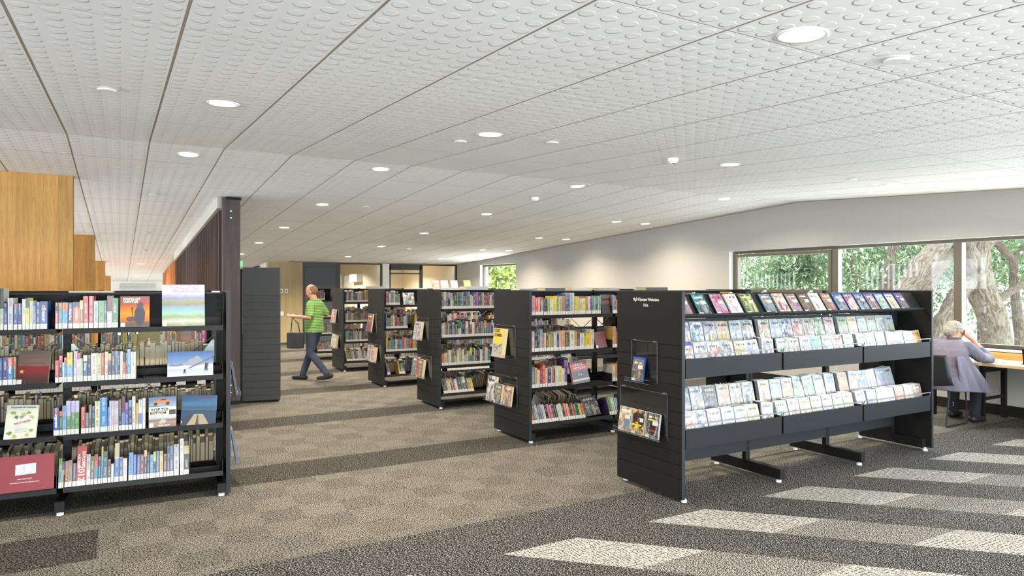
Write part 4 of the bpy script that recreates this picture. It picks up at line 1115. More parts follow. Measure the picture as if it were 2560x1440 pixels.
# face-out books on the bookcase behind the DVD stand
o = face_book(.15, .212, .02, (40, 26, 28), (150, 50, 40), lean_at(NB, .955, SZ[0], 12), 'black and dark red cover on the top shelf behind the DVD stand', art=False, sticker=False)
pol(o, [(0, .1), (.15, .115), (.15, .15), (0, .14)], (120, 44, 40)); pol(o, [(0, .17), (.15, .17), (.15, .212), (0, .212)], (96, 80, 84))
o = face_book(.165, .18, .03, (112, 62, 68), (90, 50, 56), lean_at(NB, .875, SZ[1], 18, 5, -3), 'maroon cover with faint title, second shelf behind the DVD stand', art=False)
ftext(o, 'FAIRY TALE', .018, M_['inkred'], .085, .14, bold=0); ftext(o, 'CURVES', .018, M_['inkred'], .085, .11, bold=0)
w, h = .225, .24
o = face_book(w, h, .03, (206, 130, 146), (120, 130, 140), lean_at(NB, .575, SZ[2], 14, 2, -4), 'pink and grey cover with white capitals, third shelf behind the DVD stand', art=False)
pol(o, [(0, 0), (w, 0), (w, .14), (0, .13)], (130, 138, 148)); pol(o, [(0, .025), (w, .03), (w, .05), (0, .045)], (226, 222, 210), -.0012); pol(o, [(.09, .08), (.1, .08), (.1, .11), (.09, .11)], (220, 220, 220), -.0013); pol(o, [(.12, .08), (.13, .08), (.13, .105), (.12, .105)], (220, 220, 220), -.0013)
ftext(o, 'CRIME', .04, M_['gold'], .105, .2, fit=.14, bold=0); ftext(o, 'FICTION', .034, M_['gold'], .115, .162, fit=.15, bold=0)
o = face_book(.22, .215, .02, (38, 40, 44), (80, 84, 90), lean_at(NB, .72, SZ[3]+.01, 26, 0, -3), 'black film-wrapped cover on the bottom shelf behind the DVD stand', sticker=False)
# rest of the shelf-end face-outs
o = face_book(.19, .2, .02, (214, 208, 200), (60, 80, 120), lean_at(BM[4], .33, SZ[0], 12), 'pale cover with blue picture, top shelf of the third bookcase back')
o = face_book(.17, .2, .02, (150, 150, 150), (120, 120, 118), lean_at(BM[3], .88, SZ[2], 16, 0, -4), 'grey cover leaning on third shelf of the middle bookcase')
o = face_book(.17, .22, .02, (130, 130, 130), (110, 110, 112), lean_at(BM[3], .88, SZ[3]+.01, 22, 0, -3), 'grey cover on bottom shelf of the middle bookcase')
o = face_book(.2, .21, .012, (130, 126, 80), (150, 146, 100), LB2M @ T(.36, -.004, SZ[1]+.003) @ RX(R(-5)), 'olive cover with a small white figure, seen through the gap on the rear left bookcase', art=False, sticker=False)
pol(o, blob(.1, .08, .013, .04, 12, .15), (226, 214, 200), -.0012); pol(o, blob(.1, .13, .009, .012), (226, 190, 160), -.0014)
o = face_book(.17, .23, .012, (130, 76, 62), (110, 60, 52), LB2M @ T(.72, -.004, SZ[1]+.003) @ RX(R(-5)), 'brown portrait cover of a grey-haired face, on the rear left bookcase', art=False, sticker=False)
pol(o, blob(.085, .13, .05, .06, 18, .05), (150, 110, 90), -.0012); pol(o, blob(.085, .175, .055, .03, 18, .12), (120, 112, 108), -.0014)
# books lying flat on tops of the bookcases
for i, (CM, x, w_, d_, t_, c, s) in enumerate(((LBM, .02, .28, .2, .012, 'c8b8a0', 'tan book lying flat on top of the left bookcase'), (LBM, .98, .06, .12, .01, 'e6e2da', 'small white pad lying on top of the left bookcase right end'),
        (BM[3], .1, .3, .2, .03, 'e8e4dc', 'white book lying on top of middle bookcase'), (BM[4], .5, .34, .2, .02, 'dcdcd8', 'pale book lying on top of third bookcase back'), (BM[5], .5, .4, .22, .05, 'c8d2c4', 'pale green tray of papers on top of fourth bookcase'),
        (BM[3], .5, .34, .22, .05, 'c4c8cc', 'grey box file lying on top of middle bookcase'), (BM[2], .02, .22, .2, .022, '8c9094', 'grey book lying on top of bookcase with the yellow book'), (BM[2], .34, .26, .2, .03, '5a5e64', 'dark grey box on top of bookcase with the yellow book'),
        (BM[2], .7, .26, .2, .034, 'd0c8c0', 'stack of pale magazines on bookcase behind the DVD stand'), (BM[2], 1.05, .3, .2, .03, 'a8a49c', 'stone-coloured book lying above the black face-out cover'), (BM[2], 1.75, .34, .2, .035, '2c2a2a', 'black folder lying on bookcase top right of the DVD sign'))):
    b = MB(); b.box(0, 0, 0, w_, d_, .002, 0, rgb(c)); b.box(0, 0, t_-.002, w_, d_, t_, 0, rgb(c)); b.box(0, 0, .002, w_, .002, t_-.002, 0, rgb(c))
    o = b.build('book', M_['attr'], None, CM @ T(x, DEP/2-.1, H-.007)); tag(o, s, 'book', 'items on bookcase tops')
    p = MB(); p.box(.003, .002, .002, w_-.004, d_-.004, t_-.002); p.build('page_block', M_['page'], o)
for i, (x, c, c2, s) in enumerate(((0.95, 'b43c32', '3c3232', 'red'), (1.12, 'b4b496', 'dcd2aa', 'khaki'), (1.3, 'a0a0c8', 'c8d2dc', 'lilac'), (1.55, 'a0c83c', 'd2dc50', 'lime green'))):
    o = face_book(.13, .16, .01, tuple(int(c[k:k+2], 16) for k in (0,2,4)), tuple(int(c2[k:k+2], 16) for k in (0,2,4)), BM[4] @ T(x, DEP/2-.08, H-.006) @ RX(R(-22)), '%s leaflet standing on a far bookcase top below the small window' % s, 'leaflets on the far bookcase top')

# acrylic holders on the end panels, with the books in them
def holder(XM, w_, h_, label):
    """outer face of a panel = local xz plane, faces -y"""
    o = empty('acrylic_holder', XM, label, 'display holder', 'clear acrylic holders')
    b = MB(); b.box(0, -.012, .03, w_, -.009, h_); b.build('back_sheet', M_['acryl'], o)
    b = MB(); b.box(0, -.085, 0, w_, -.009, .003); b.box(0, -.088, 0, w_, -.085, .03); b.build('front_ledge', M_['acryl'], o)
    b = MB(); b.box(0, -.0125, .0, .002, -.0085, h_); b.box(w_-.002, -.0125, 0, w_, -.0085, h_); b.box(0, -.0125, h_-.002, w_, -.0085, h_)
    b.box(0, -.0885, .029, w_, -.0845, .031); b.box(0, -.0885, 0, w_, -.0845, .002); b.build('polished_edge', M_['steel'], o)
    b = MB()
    for x in (.02, w_-.05): b.box(x, -.012, h_-.004, x+.03, .004, h_+.006)
    b.build('hook', M_['steel'], o); return o
def endM(k, y, z): return T(BM[k].translation.x-.031, y, z) @ RZ(R(-90)) if k else T(3.569, y, z) @ RZ(R(-90))
def on_holder(k, y, z, items, w_, h_, label, grp='books in the end panel holders'):
    XM = endM(k, y, z); holder(XM, w_, h_, label)
    for (x, w2, h2, t2, c1, c2, lb) in items:
        art = c1 is not None
        yield face_book(w2, h2, t2, c1, c2, XM @ T(x, -.015-t2-.035, .004) @ RX(R(-8)), lb, grp)
# yellow climbs book
XM = endM(2, 6.60, .84); holder(XM, .42, .34, 'clear holder on the end of the bookcase behind the DVD stand, upper')
w, h = .3, .31
w = .21
o = face_book(w, .31, .055, (250, 214, 30), (220, 220, 210), XM @ T(.06, -.105, .004) @ RX(R(-8)), 'thick yellow book with crowd picture on the bookcase end panel', 'books in the end panel holders', sticker=False, art=False)
pol(o, [(0, 0), (w, 0), (w, .15), (.17, .14), (.15, .16), (.12, .13), (.09, .15), (.05, .14), (.02, .16), (0, .14)], (196, 190, 172))
for i in range(16): r_ = random.Random(i); pol(o, blob(r_.uniform(.02, .19), r_.uniform(.05, .14), .012, .006, 8, .5, i), (70, 66, 62), -.0014)
ftext(o, 'TOUR', .05, M_['ink'], .07, .28, fit=.11, bold=.001); ftext(o, 'CLIMBS', .045, M_['ink'], .1, .235, fit=.16, bold=.001)
for o in on_holder(2, 6.76, .34, [(.04, .19, .27, .03, (225, 222, 215), (60, 50, 60), 'white cover with praying figure, low on the bookcase end'), (.25, .15, .21, .045, (60, 66, 100), (140, 130, 90), 'thick navy blue cover in the middle of the low end holder'), (.42, .16, .21, .025, (88, 70, 60), (206, 150, 110), 'brown cover at the right of the low end holder')], .62, .3, 'wide clear holder low on the bookcase end behind the DVD stand'): pass
for o in on_holder(3, 8.90, .87, [(.05, .22, .25, .05, (190, 196, 220), (150, 140, 130), 'pale blue sky cover on the middle bookcase end')], .4, .3, 'clear holder high on the middle bookcase end'): pass
for o in on_holder(3, 9.0, .36, [(.03, .2, .27, .03, (90, 130, 140), (150, 90, 60), 'teal and brown cover on the middle bookcase end'), (.27, .18, .25, .045, (120, 110, 104), (180, 90, 80), 'thick grey and red cover on the middle bookcase end')], .6, .3, 'wide clear holder low on the middle bookcase end'): pass
for o in on_holder(4, 11.08, .85, [(.06, .24, .3, .025, (136, 70, 48), (90, 40, 34), 'brown-red cover on the end of the third bookcase back')], .42, .3, 'clear holder high on the third bookcase end'): pass
for o in on_holder(4, 11.05, .38, [(.06, .2, .26, .03, (206, 204, 190), (120, 110, 90), 'pale cover low on the third bookcase end'), (.32, .16, .24, .06, (160, 60, 70), (220, 216, 200), 'thick red and cream book low on the third bookcase end')], .6, .28, 'wide clear holder low on the third bookcase end'): pass
for o in on_holder(5, 13.3, .9, [(.1, .2, .26, .04, (196, 196, 206), (170, 80, 70), 'pale cover on the end of the fourth bookcase back')], .4, .26, 'clear holder high on the fourth bookcase end'): pass
for o in on_holder(5, 13.3, .42, [(.05, .18, .26, .03, (200, 200, 190), (150, 150, 140), 'cream cover low on the fourth bookcase end'), (.26, .18, .25, .04, (150, 160, 110), (210, 210, 180), 'green cover low on the fourth bookcase end')], .55, .26, 'wide clear holder low on the fourth bookcase end'): pass
# holders on the outer face of the left bookcase end
LE = LBM @ T(BAY+.031, 0, 0)
for z, y, c, c2, s in ((.73, .18, (60, 76, 104), (180, 110, 60), 'blue book seen edge-on in upper holder on left bookcase end'), (.2, .12, (90, 120, 160), (200, 210, 220), 'light blue book edge-on in lower holder of left bookcase end'), ):
    XM = LE @ T(0, y, z) @ RZ(R(90)); holder(XM, .3, .26, s.replace('blue book', 'clear holder').replace('light ', ''))
    face_book(.2, .27, .016, c, c2, XM @ T(.04, -.07, .004) @ RX(R(-9)), s, 'books in the end panel holders')
# bookends and lean wedges on the left bookcase
for x, lv, s in ((.44, 0, 'top'), (.515, 1, 'second'), (.515, 2, 'third'), (.82, 3, 'bottom')):
    M = LBM @ T(x, .05, SZ[lv]+.001)
    if lv == 3: M = LBM @ T(0, 0, SZ[3]) @ bottom_tilt() @ T(x, .06, .002)
    o = empty('bookend', M, 'black metal bookend after the books on left bookcase %s shelf' % s, 'bookend', 'black metal bookends')
    B('upright_plate', M_['black'], (0, 0, 0, .003, .13, .15), o); B('foot_plate', M_['black'], (0, 0, 0, .09, .13, .002), o)
# grey triangular brackets seen through the gap
for x, f in ((.03, 1), (1.0, -1)):
    b = MB(); P = [(0, 0, 0), (f*.11, 0, 0), (f*.11*.15, 0, .13), (0, 0, .13)]
    b.poly(P); b.poly([(p[0], .003, p[2]) for p in P][::-1])
    o = b.build('shelf_bracket', M_['grey'], None, LBM @ T(x, .33, SZ[1]+.12)); tag(o, 'pale triangular bracket at the %s end of the second shelf gap' % ('left' if f > 0 else 'right'), 'bracket', 'pale shelf brackets')

# ---------------- DVD stand ----------------
DM = T(3.6, 3.72, 0)
dvd = empty('dvd_stand', DM, 'black DVD stand with tilted trays of film cases, in the foreground right', 'display stand')
DB = 1.075; DL = 3*DB
grooved_end('end_panel', dvd, 0.0-.028+.0, .028); grooved_end('end_panel', dvd, DL+.035, .028, True)
for k in range(4):
    x = k*DB + (.03 if k == 0 else (-.03 if k == 3 else 0))
    link('upright', UPM, dvd, T(x, DEP/2, 0))
    b = MB(); b.box(-.03, 0 if k in (1, 2) else .05, .03, .03, DEP if k in (1, 2) else DEP-.05, .115); f = b.build('foot', M_['black'], dvd, T(x, 0, 0)); link('glide', GLM, f)
    for dz in (.3, .325):
        q = MB(); q.lathe([(0, .008), (.008, .006), (.009, 0)], 8, M=T(x, DEP/2-.022, dz) @ RX(R(90))); q.build('bolt', M_['chrome'], f)
TZ = {'upper': .918, 'lower': .397}
for k in range(3):
    xa, xb = k*DB+.012, (k+1)*DB-.012
    b = MB(); b.box(xa, DEP/2-.02, .19, xb, DEP/2+.02, .30); b.build('tie_beam', M_['char'], dvd)
    b = MB(); b.box(xa, DEP/2-.05, 1.20, xb, DEP/2-.045, 1.34); b.build('back_plate', M_['tray'], dvd)
    b = MB(); b.box(xa, DEP/2-.008, 1.34, xb, DEP/2+.008, 1.53); b.box(xa, DEP/2-.06, H-.035, xb, DEP/2+.06, H-.028); b.build('canopy_panel', M_['black'], dvd)
    for side in (0, 1):
        SM = I4 if side == 0 else T(xa+xb, DEP, 0) @ RZ(math.pi)
        # sloping top display ledge
        b = MB(); A = SM @ T(0, .075, 1.37) @ RX(R(-33))
        b.box(xa, .004, 0, xb, .008, .205, M=A); b.box(xa, -.022, -.004, xb, .008, 0, M=A); b.box(xa, -.024, -.004, xb, -.022, .012, M=A)
        b.build('sloping_ledge', M_['char'], dvd)
        for nm in ('upper', 'lower'):
            z = TZ[nm]; b = MB()
            b.box(xa, .0, z, xb, .004, z+.146); b.box(xa, .004, z, xb, .3, z+.004)
            b.box(xa, .004, z+.06, xb, .20, z+.064); b.box(xa, .20, z+.06, xb, .204, z+.21); b.box(xa, .204, z+.206, xb, .34, z+.21)
            for x in (xa, xb-.004):
                P = [(.004, z), (.34, z), (.34, z+.14), (.2, z+.146), (.004, z+.146)]
                for xx, rv in ((x, 1), (x+.004, 0)):
                    q = [(xx, p[0], p[1]) for p in P]; b.poly([SM @ Vector(p) for p in (q[::-1] if rv else q)])
            if side:
                b.v = [tuple(SM @ Vector(v)) if i < 8*5 else v for i, v in enumerate(b.v)]
            t = b.build('tray', M_['tray'], dvd)
            if side == 0:
                r = MB(); r.tube([(xa, .006, z+.144), (xa, -.002, z+.176), (xb, -.002, z+.176), (xb, .006, z+.144)], .0048, 8); r.build('retaining_rail', M_['steel'], t)
# thin crossed braces between the trays
b = MB()
for x in (.26, 2.28):
    b.tube([(x-.15, .35, .70), (x+.12, .35, .97)], .0035, 6); b.tube([(x+.12, .355, .70), (x-.15, .355, .97)], .0035, 6)
b.build('cross_brace', M_['grey'], dvd)
text_mesh('Ngā Kōpaepae Whakaahua', .034, M_['gold'], DM.inverted() @ endM(0, 4.11, 1.497) @ T(0, -.0025, 0) @ RX(R(90)), dvd, 'panel_lettering', fit=.30)
text_mesh('DVDs', .034, M_['gold'], DM.inverted() @ endM(0, 4.11, 1.452) @ T(0, -.0025, 0) @ RX(R(90)), dvd, 'panel_lettering', fit=.055)

CW, CH, CT = .136, .19, .014
def dvd_case(M, c1, c2, label, group, case='d8dadc', blue=False, st=1, w_=CW, parts=True):
    _seed[0] += 1; s = _seed[0]; u0, v0 = s % 13, s % 7; b = MB(); cs = rgb('1e50b4' if blue else case)
    b.box(0, 0, 0, w_, CT, CH, 0, cs); o = b.build('dvd_case', M_['case'], None, M, weld=False); tag(o, label, 'DVD case', group)
    a = MB(); top = CH-.018 if blue else CH-.003
    a.box(.004, -.0006, .003, w_-.003, .0, top, 0, rgb(c1), rgb(c2), fuv=[(u0+.001, v0+.001), (u0+.999, v0+.001), (u0+.999, v0+.999), (u0+.001, v0+.999)])
    a.build('cover_sleeve', M_['cover'], o)
    if st:
        k = MB(); k.box(.006, -.0012, .004, .05, -.0006, .024); k.build('rating_sticker', M_['sticker'], o)
        k = MB(); k.box(.01, -.0016, .008, .02, -.0012, .02); k.build('rating_mark', M_['ystick'], o)
        if st > 1: k = MB(); k.box(w_*.5, -.0012, CH*.52, w_*.9, -.0006, CH*.68); k.build('library_sticker', M_['sticker'], o)
    return o
# top ledge, left to right: x, cover colours, blue case?
TOP = [(.02, '6a5a60', 'b06a80', 0, '3a3a3e'), (.215, '2c3a44', '46a0a8', 0, '22262a'), (.405, 'b8a8b8', 'c05080', 0, '26262c'), (.565, 'e6e4ec', 'dcc0b4', 0, 'e0e0e4'), (.745, '4c5040', 'b4c440', 0, '9a9c98'), (.97, '5a6a78', '84909c', 0, '303840'),
       (1.135, 'e4d4c4', 'c87068', 0, 'd8d8d8'), (1.29, '7a6460', 'a89890', 0, '444444'), (1.445, '54443c', '74583c', 0, '484440'), (1.60, 'e8e6e4', 'dcdcdc', 0, 'e0e0e0'), (1.755, '6c5448', 'a88058', 0, '50443e'),
       (1.92, '465468', '8898a8', 1, ''), (2.075, 'e6e2e0', 'b4444c', 1, ''), (2.23, '4c4a54', '9c98a0', 1, ''), (2.385, '5c4044', 'b07078', 1, ''), (2.54, '5a8c70', 'b4ccb8', 1, ''), (2.70, 'd8d8dc', 'e8c830', 1, ''), (2.86, '40508c', '8c3050', 1, '')]
for i, (x, a, c, bl, cs) in enumerate(TOP):
    ca = tuple(int(a[k:k+2], 16) for k in (0, 2, 4))
    o = dvd_case(DM @ T(x, .075, 1.372) @ RX(R(-33)) @ T(0, -.016, 0), a, c, '%s %scase, %s from left on the sloping top ledge' % (cname(ca), 'blue-edged ' if bl else 'DVD ', ords[i]), 'DVD cases on the sloping top ledge', cs or 'd8dadc', bool(bl), 2)
    if i == 1: text_mesh('TEK WAR', .024, M_['gold'], T(.068, -.0016, .105) @ RX(R(90)), o, 'cover_title', bold=.0004)
# tray rows
def darker(c, k): return ''.join('%02x' % int(int(c[q:q+2], 16)*k) for q in (0, 2, 4))
stuff = MB(); n_st = 0
PALE = ['dcd8e4', 'e4e4d0', 'd8d4dc', 'dce0dc', 'ccd4d8', 'dce4f0', 'e8e8ec', 'e4e0dc', 'e4d0d0', 'dcecf4', 'f0e8d8', 'e8eaee', 'f4f2f0', 'ece8f4', 'd4d8e0']
MIDC = ['a0c0dc', 'c8b070', 'd87878', '8898b0', '70a880', 'e0a050', 'b0a0c0', '607890', 'c06060', 'e8c850', '5070b0', '909890']
rr = random.Random(77)
def mixc(a, b_, t): return ''.join('%02x' % int(int(a[k:k+2], 16)*(1-t)+int(b_[k:k+2], 16)*t) for k in (0, 2, 4))
SPEC = {('lower', 0, 18): ('e8762c', 'd04a28'), ('lower', 1, 14): ('e8a030', 'e86c3c'), ('upper', 0, 0): ('e4e4e0', 'e0b0a0'), ('upper', 0, 10): ('58a8dc', 'e8d060'), ('upper', 0, 20): ('e8b830', 'c87840'), ('lower', 0, 12): ('d8e4b0', 'a0c880'), ('lower', 1, 20): ('7a5438', 'c08850'), ('lower', 1, 3): ('50565a', '8a9094')}
for nm in ('upper', 'lower'):
    for rear in (0, 1):
        ct = 0
        for k in range(3):
            xa = k*DB+.02
            n = 7; pitch = (DB-.05)/n
            for j in range(n):
                x = xa+j*pitch+rr.uniform(-.002, .002); z = TZ[nm]+(.066 if not rear else .212); y = .045 if not rear else .235
                if k == 2 and j == 6 and rear: continue
                key = (nm, rear, ct)
                if key in SPEC: c1, c2 = SPEC[key]
                elif k == 0: c1, c2 = rr.choice(PALE), mixc(rr.choice(MIDC), 'e8e8e8', .25)
                elif k == 1: c1, c2 = rr.choice(PALE), mixc(rr.choice(MIDC), 'e8e8e8', .1)
                else: c1, c2 = mixc(rr.choice(MIDC), 'e8e8e8', .3), rr.choice(PALE+MIDC)
                c1, c2 = darker(c1, .95), darker(c2, .8)
                roll = 0 if rr.random() < .72 else rr.choice((-1, 1))*rr.uniform(3, 8)
                back = rr.uniform(11, 16); blue = key == ('upper', 0, 0)
                cc = tuple(int(c1[q:q+2], 16) for q in (0, 2, 4))
                M = DM @ T(x, y, z) @ RX(R(-back)) @ T(CW/2, 0, 0) @ RY(R(roll)) @ T(-CW/2, 0, abs(math.sin(R(roll)))*CW/2)
                nmr = 'rear' if rear else 'front'
                o = dvd_case(M, c1, c2, '%s film cover, %s from left in the %s row of the %s tray' % (cname(cc), ords[ct], nmr, nm), 'film cases in the %s row of the %s tray' % (nmr, nm), rr.choice(['dfe1e3', 'd0d2d4', 'e6e6e6']), blue, 1 if rr.random() < .4 else 0)
                if key == ('upper', 0, 14): text_mesh('HOURS', .03, M_['inkred'], T(.068, -.0016, .06) @ RX(R(90)), o, 'cover_title', bold=.0006)
                # cases filed behind
                m = rr.choice([2, 4, 5, 6]) if not rear else rr.choice([2, 4, 5])
                for q in range(1, m+1):
                    rl = roll*.8+rr.uniform(-1, 1); bk = back-q*.8
                    Mq = DM @ T(x+rr.uniform(-.002, .002)+.001*q, y+q*.0165+.002, z) @ RX(R(-bk)) @ T(CW/2, 0, 0) @ RY(R(rl)) @ T(-CW/2, 0, abs(math.sin(R(rl)))*CW/2)
                    cs = rgb(rr.choice(['d8dadc', 'e2e2e2', 'c8cacc', 'dcdcdc', '3a3a3e', 'e6e4e0']))
                    if q == 1:
                        b = MB(); b.box(0, 0, 0, CW, CT, CH, 0, cs)
                        sp = MB(); sp.box(CW-.001, .001, .004, CW+.0006, CT-.001, CH-.004, 0, rgb(rr.choice(['2c2c30', '3c3030', '20282c', '704030', '304050', 'c8c8c8', '5a5044']))); 
                        o2 = b.build('dvd_case', M_['case'], None, Mq); sp.build('spine_print', M_['attr'], o2)
                        tag(o2, 'case filed right behind the %s %s cover of the %s tray' % (ords[ct], nmr, nm), 'DVD case', 'film cases in the %s row of the %s tray' % (nmr, nm))
                    else:
                        stuff.box(0, 0, 0, CW, CT, CH, 0, cs, M=Mq)
                        stuff.box(CW-.001, .001, .004, CW+.0006, CT-.001, CH-.004, 0, rgb(rr.choice(['2c2c30', '3c3030', '20282c', '704030', '304050', 'b8b8b8', '5a5044'])), M=Mq)
                        stuff.box(-.0006, .001, .004, .001, CT-.001, CH-.004, 0, rgb('2a2a2e'), M=Mq)
                ct += 1
o = stuff.build('filed_dvd_cases', M_['case']); tag(o, 'packed film cases filed deep behind the front covers of the trays', 'DVD cases', kind='stuff')
# holders on the DVD stand end panel
XM = endM(0, 4.27, .853); holder(XM, .30, .32, 'narrow clear holder with one blue case on the DVD stand end')
dvd_case(XM @ T(.05, -.06, .004) @ RX(R(-8)), '4a4840', '7c6c58', 'blue-edged film case in the narrow holder on the DVD stand end', 'film cases in the stand end holders', '', True, 2)
XM = endM(0, 4.41, .44); holder(XM, .55, .35, 'wide clear holder with three cases on the DVD stand end')
for i, (x, a, c, cs) in enumerate(((.03, '8c7050', 'd4c8b0', 'e6e2dc'), (.19, 'd8a020', '50382c', 'e6e2dc'), (.355, '6c7468', '3c3434', 'dcdee0'))):
    o = dvd_case(XM @ T(x, -.062, .004) @ RX(R(-8)), a, c, ('film case with embracing couple, left in the wide stand holder', 'orange and black film case, middle of the wide stand holder', 'grey-green film case, right in the wide stand holder')[i], 'film cases in the stand end holders', cs, False, 2, w_=.148)
    if i == 0: pol(o, blob(.055, .11, .022, .03), (196, 150, 110)); pol(o, blob(.1, .12, .02, .03), (186, 140, 104)); pol(o, blob(.1, .06, .035, .035, 14, .2), (96, 136, 168)); ftext(o, 'beautiful lie', .02, M_['gold'], .075, .16, fit=.1, y=-.0022)
    if i == 1: pol(o, blob(.04, .12, .03, .05), (40, 28, 24)); pol(o, blob(.105, .11, .036, .06), (40, 28, 24)); pol(o, blob(.075, .1, .02, .03), (120, 60, 40), -.0014)
    if i == 2: pol(o, blob(.08, .09, .036, .07, 16, .08), (36, 32, 36)); pol(o, blob(.085, .165, .012, .016), (130, 84, 66), -.0014); pol(o, [(.02, .13), (.13, .13), (.13, .142), (.02, .142)], (220, 214, 60), -.0016); pol(o, [(.05, .05), (.11, .05), (.11, .066), (.05, .066)], (150, 36, 44), -.0015)
    if i == 1: text_mesh('THE\nLAST HUNTER\'S\nSON', .016, M_['ystick'], T(.06, -.0018, .07) @ RX(R(90)), o, 'cover_title', bold=.0003)
for x, s, c in ((1.25, 'left white', 'dfe2e4'), (1.42, 'lime-edged white', 'd4dc60'), (1.62, 'right white', 'd6dade')):
    b = MB(); b.box(0, 0, 0, .15, .12, .03, 0, rgb('e0e2e4')); o = b.build('cd_case', M_['case'], None, DM @ T(x, .385, .66)); tag(o, '%s case lying flat behind the lower tray' % s, 'case', 'cases lying behind the lower tray'); B('edge_label', M_['white'], (.005, -.001, .005, .145, 0, .025), o)

# ---------------- desk by the window ----------------
desk = empty('window_desk', T(8.78, 4.0, 0), 'long oak-topped desk along the side window', 'desk')
B('desk_top', M_['desk'], (0, -4.5, .665, .68, .85, .70), desk, bev=.004)
for y in (-3.2, -1.4, .29, .36):
    pass
for y in (-4.0, -1.9, .24, .8):
    b = MB(); b.box(.06, y-.025, 0, .11, y+.025, .665); b.build('leg', M_['black'], desk, weld=True)
    b = MB(); b.box(.56, y-.025, 0, .61, y+.025, .665); b.build('leg', M_['black'], desk, weld=True)
b = MB(); b.box(.11, .22, .25, .56, .26, .28); b.box(.11, .22, .58, .56, .26, .64); b.build('cross_rail', M_['black'], desk)
B('upstand', M_['sillw'], (.66, -4.5, .70, .68, .85, .78), desk)
o = empty('paper_sheets', T(9.05, 4.25, .702), 'open white papers on the desk beside the seated man', 'papers')
for i, (x, y, a) in enumerate(((0, 0, 10), (.02, -.26, -6), (-.12, .1, 24))):
    b = MB(); b.box(-.11, -.15, i*.002, .11, .15, i*.002+.0015); b.build('sheet', M_['sticker'], o, RZ(R(a)))
o = empty('laptop', T(9.15, 3.72, .702), 'black laptop standing open on the desk at right edge', 'laptop')
B('base', M_['black'], (-.13, -.17, 0, .12, .17, .018), o); b = MB(); b.box(0, -.17, 0, .008, .17, .17); b.build('screen', M_['black'], o, T(-.12, 0, .015) @ RY(R(-12)))
B('card_reader', M_['white'], (-.17, .17, 0, -.11, .22, .03), o)

# chairs
def shell_chair(M, label):
    c = empty('shell_chair', M, label, 'chair', 'black shell chairs on sled legs')
    b = MB(); n = 10
    # profile from seat front up to the top of the back, local +x forward
    prof = [(.22, .43), (.16, .445), (.05, .44), (-.08, .435), (-.16, .45), (-.205, .50), (-.225, .58), (-.24, .68), (-.255, .79), (-.26, .82)]
    ring = []
    for i, (x, z) in enumerate(prof):
        wd = .23 if i < 5 else .235-.01*(i-5); row = []
        for k in range(n+1):
            s = -1+2*k/n; cv = .03*s*s
            row.append(Vector((x+(cv if i > 4 else 0), s*wd, z+(cv if i <= 4 else 0))))
        ring.append(row)
    for i in range(len(ring)-1):
        for k in range(n): b.poly([ring[i][k], ring[i+1][k], ring[i+1][k+1], ring[i][k+1]])
    o = b.build('seat_shell', M_['chair'], c, smooth=True, weld=True); md = o.modifiers.new('solid', 'SOLIDIFY'); md.thickness = .012
    for s in (-1, 1):
        b = MB(); y = s*.2; b.tube([(.14, s*.12, .425), (.2, y, .40), (.24, y, .02), (.22, y, .009), (-.22, y, .009), (-.24, y, .02), (-.17, y, .40), (-.1, s*.12, .425)], .009, 10)
        b.build('sled_leg', M_['chrome'] if False else M_['char'], c, smooth=True)
    b = MB(); b.tube([(.1, -.13, .425), (.1, .13, .425)], .009, 8); b.build('cross_bar', M_['char'], c); return c
shell_chair(T(8.34, 4.46, 0) @ RZ(R(2)), 'black shell chair the man in the grey jacket sits on')
shell_chair(T(8.62, 3.36, 0) @ RZ(R(20)), 'empty black shell chair cut off by the right edge')

# ---------------- people ----------------
class Body:
    def __init__(s): s.b = MB()
    def cap(s, pts, rad, n=12):
        s.b.tube(pts, rad, n); 
        for p, r in ((pts[0], rad[0]), (pts[-1], rad[-1])): s.ell(p, (r, r, r), 10, 6)
    def ell(s, c, r, n=16, m=10, M=None):
        prof = [(math.sin(math.pi*i/m), -math.cos(math.pi*i/m)) for i in range(m+1)]
        s.b.lathe([(max(a, 0), z) for a, z in prof], n, M=T(*c) @ (M or I4) @ Matrix.Diagonal((r[0], r[1], r[2], 1)))
    def loft(s, rings, n=20):
        R_ = []
        for (cx, cy, cz, rx, ry, rot) in rings:
            R_.append([Vector((cx, cy, cz))+Vector((rx*math.cos(a)*math.cos(rot)-ry*math.sin(a)*math.sin(rot), rx*math.cos(a)*math.sin(rot)+ry*math.sin(a)*math.cos(rot), 0)) for a in [2*math.pi*k/n for k in range(n)]])
        for i in range(len(R_)-1):
            for k in range(n): j = (k+1) % n; s.b.poly([R_[i][k], R_[i][j], R_[i+1][j], R_[i+1][k]])
        s.b.poly(R_[0][::-1]); s.b.poly(R_[-1])
    def done(s, name, m, parent=None, M=None, vox=.012, smooth=6):
        o = s.b.build(name, m, parent, M, weld=True)
        r = o.modifiers.new('remesh', 'REMESH'); r.mode = 'VOXEL'; r.voxel_size = vox; r.use_smooth_shade = True
        k = o.modifiers.new('smooth', 'SMOOTH'); k.factor = .5; k.iterations = smooth; return o
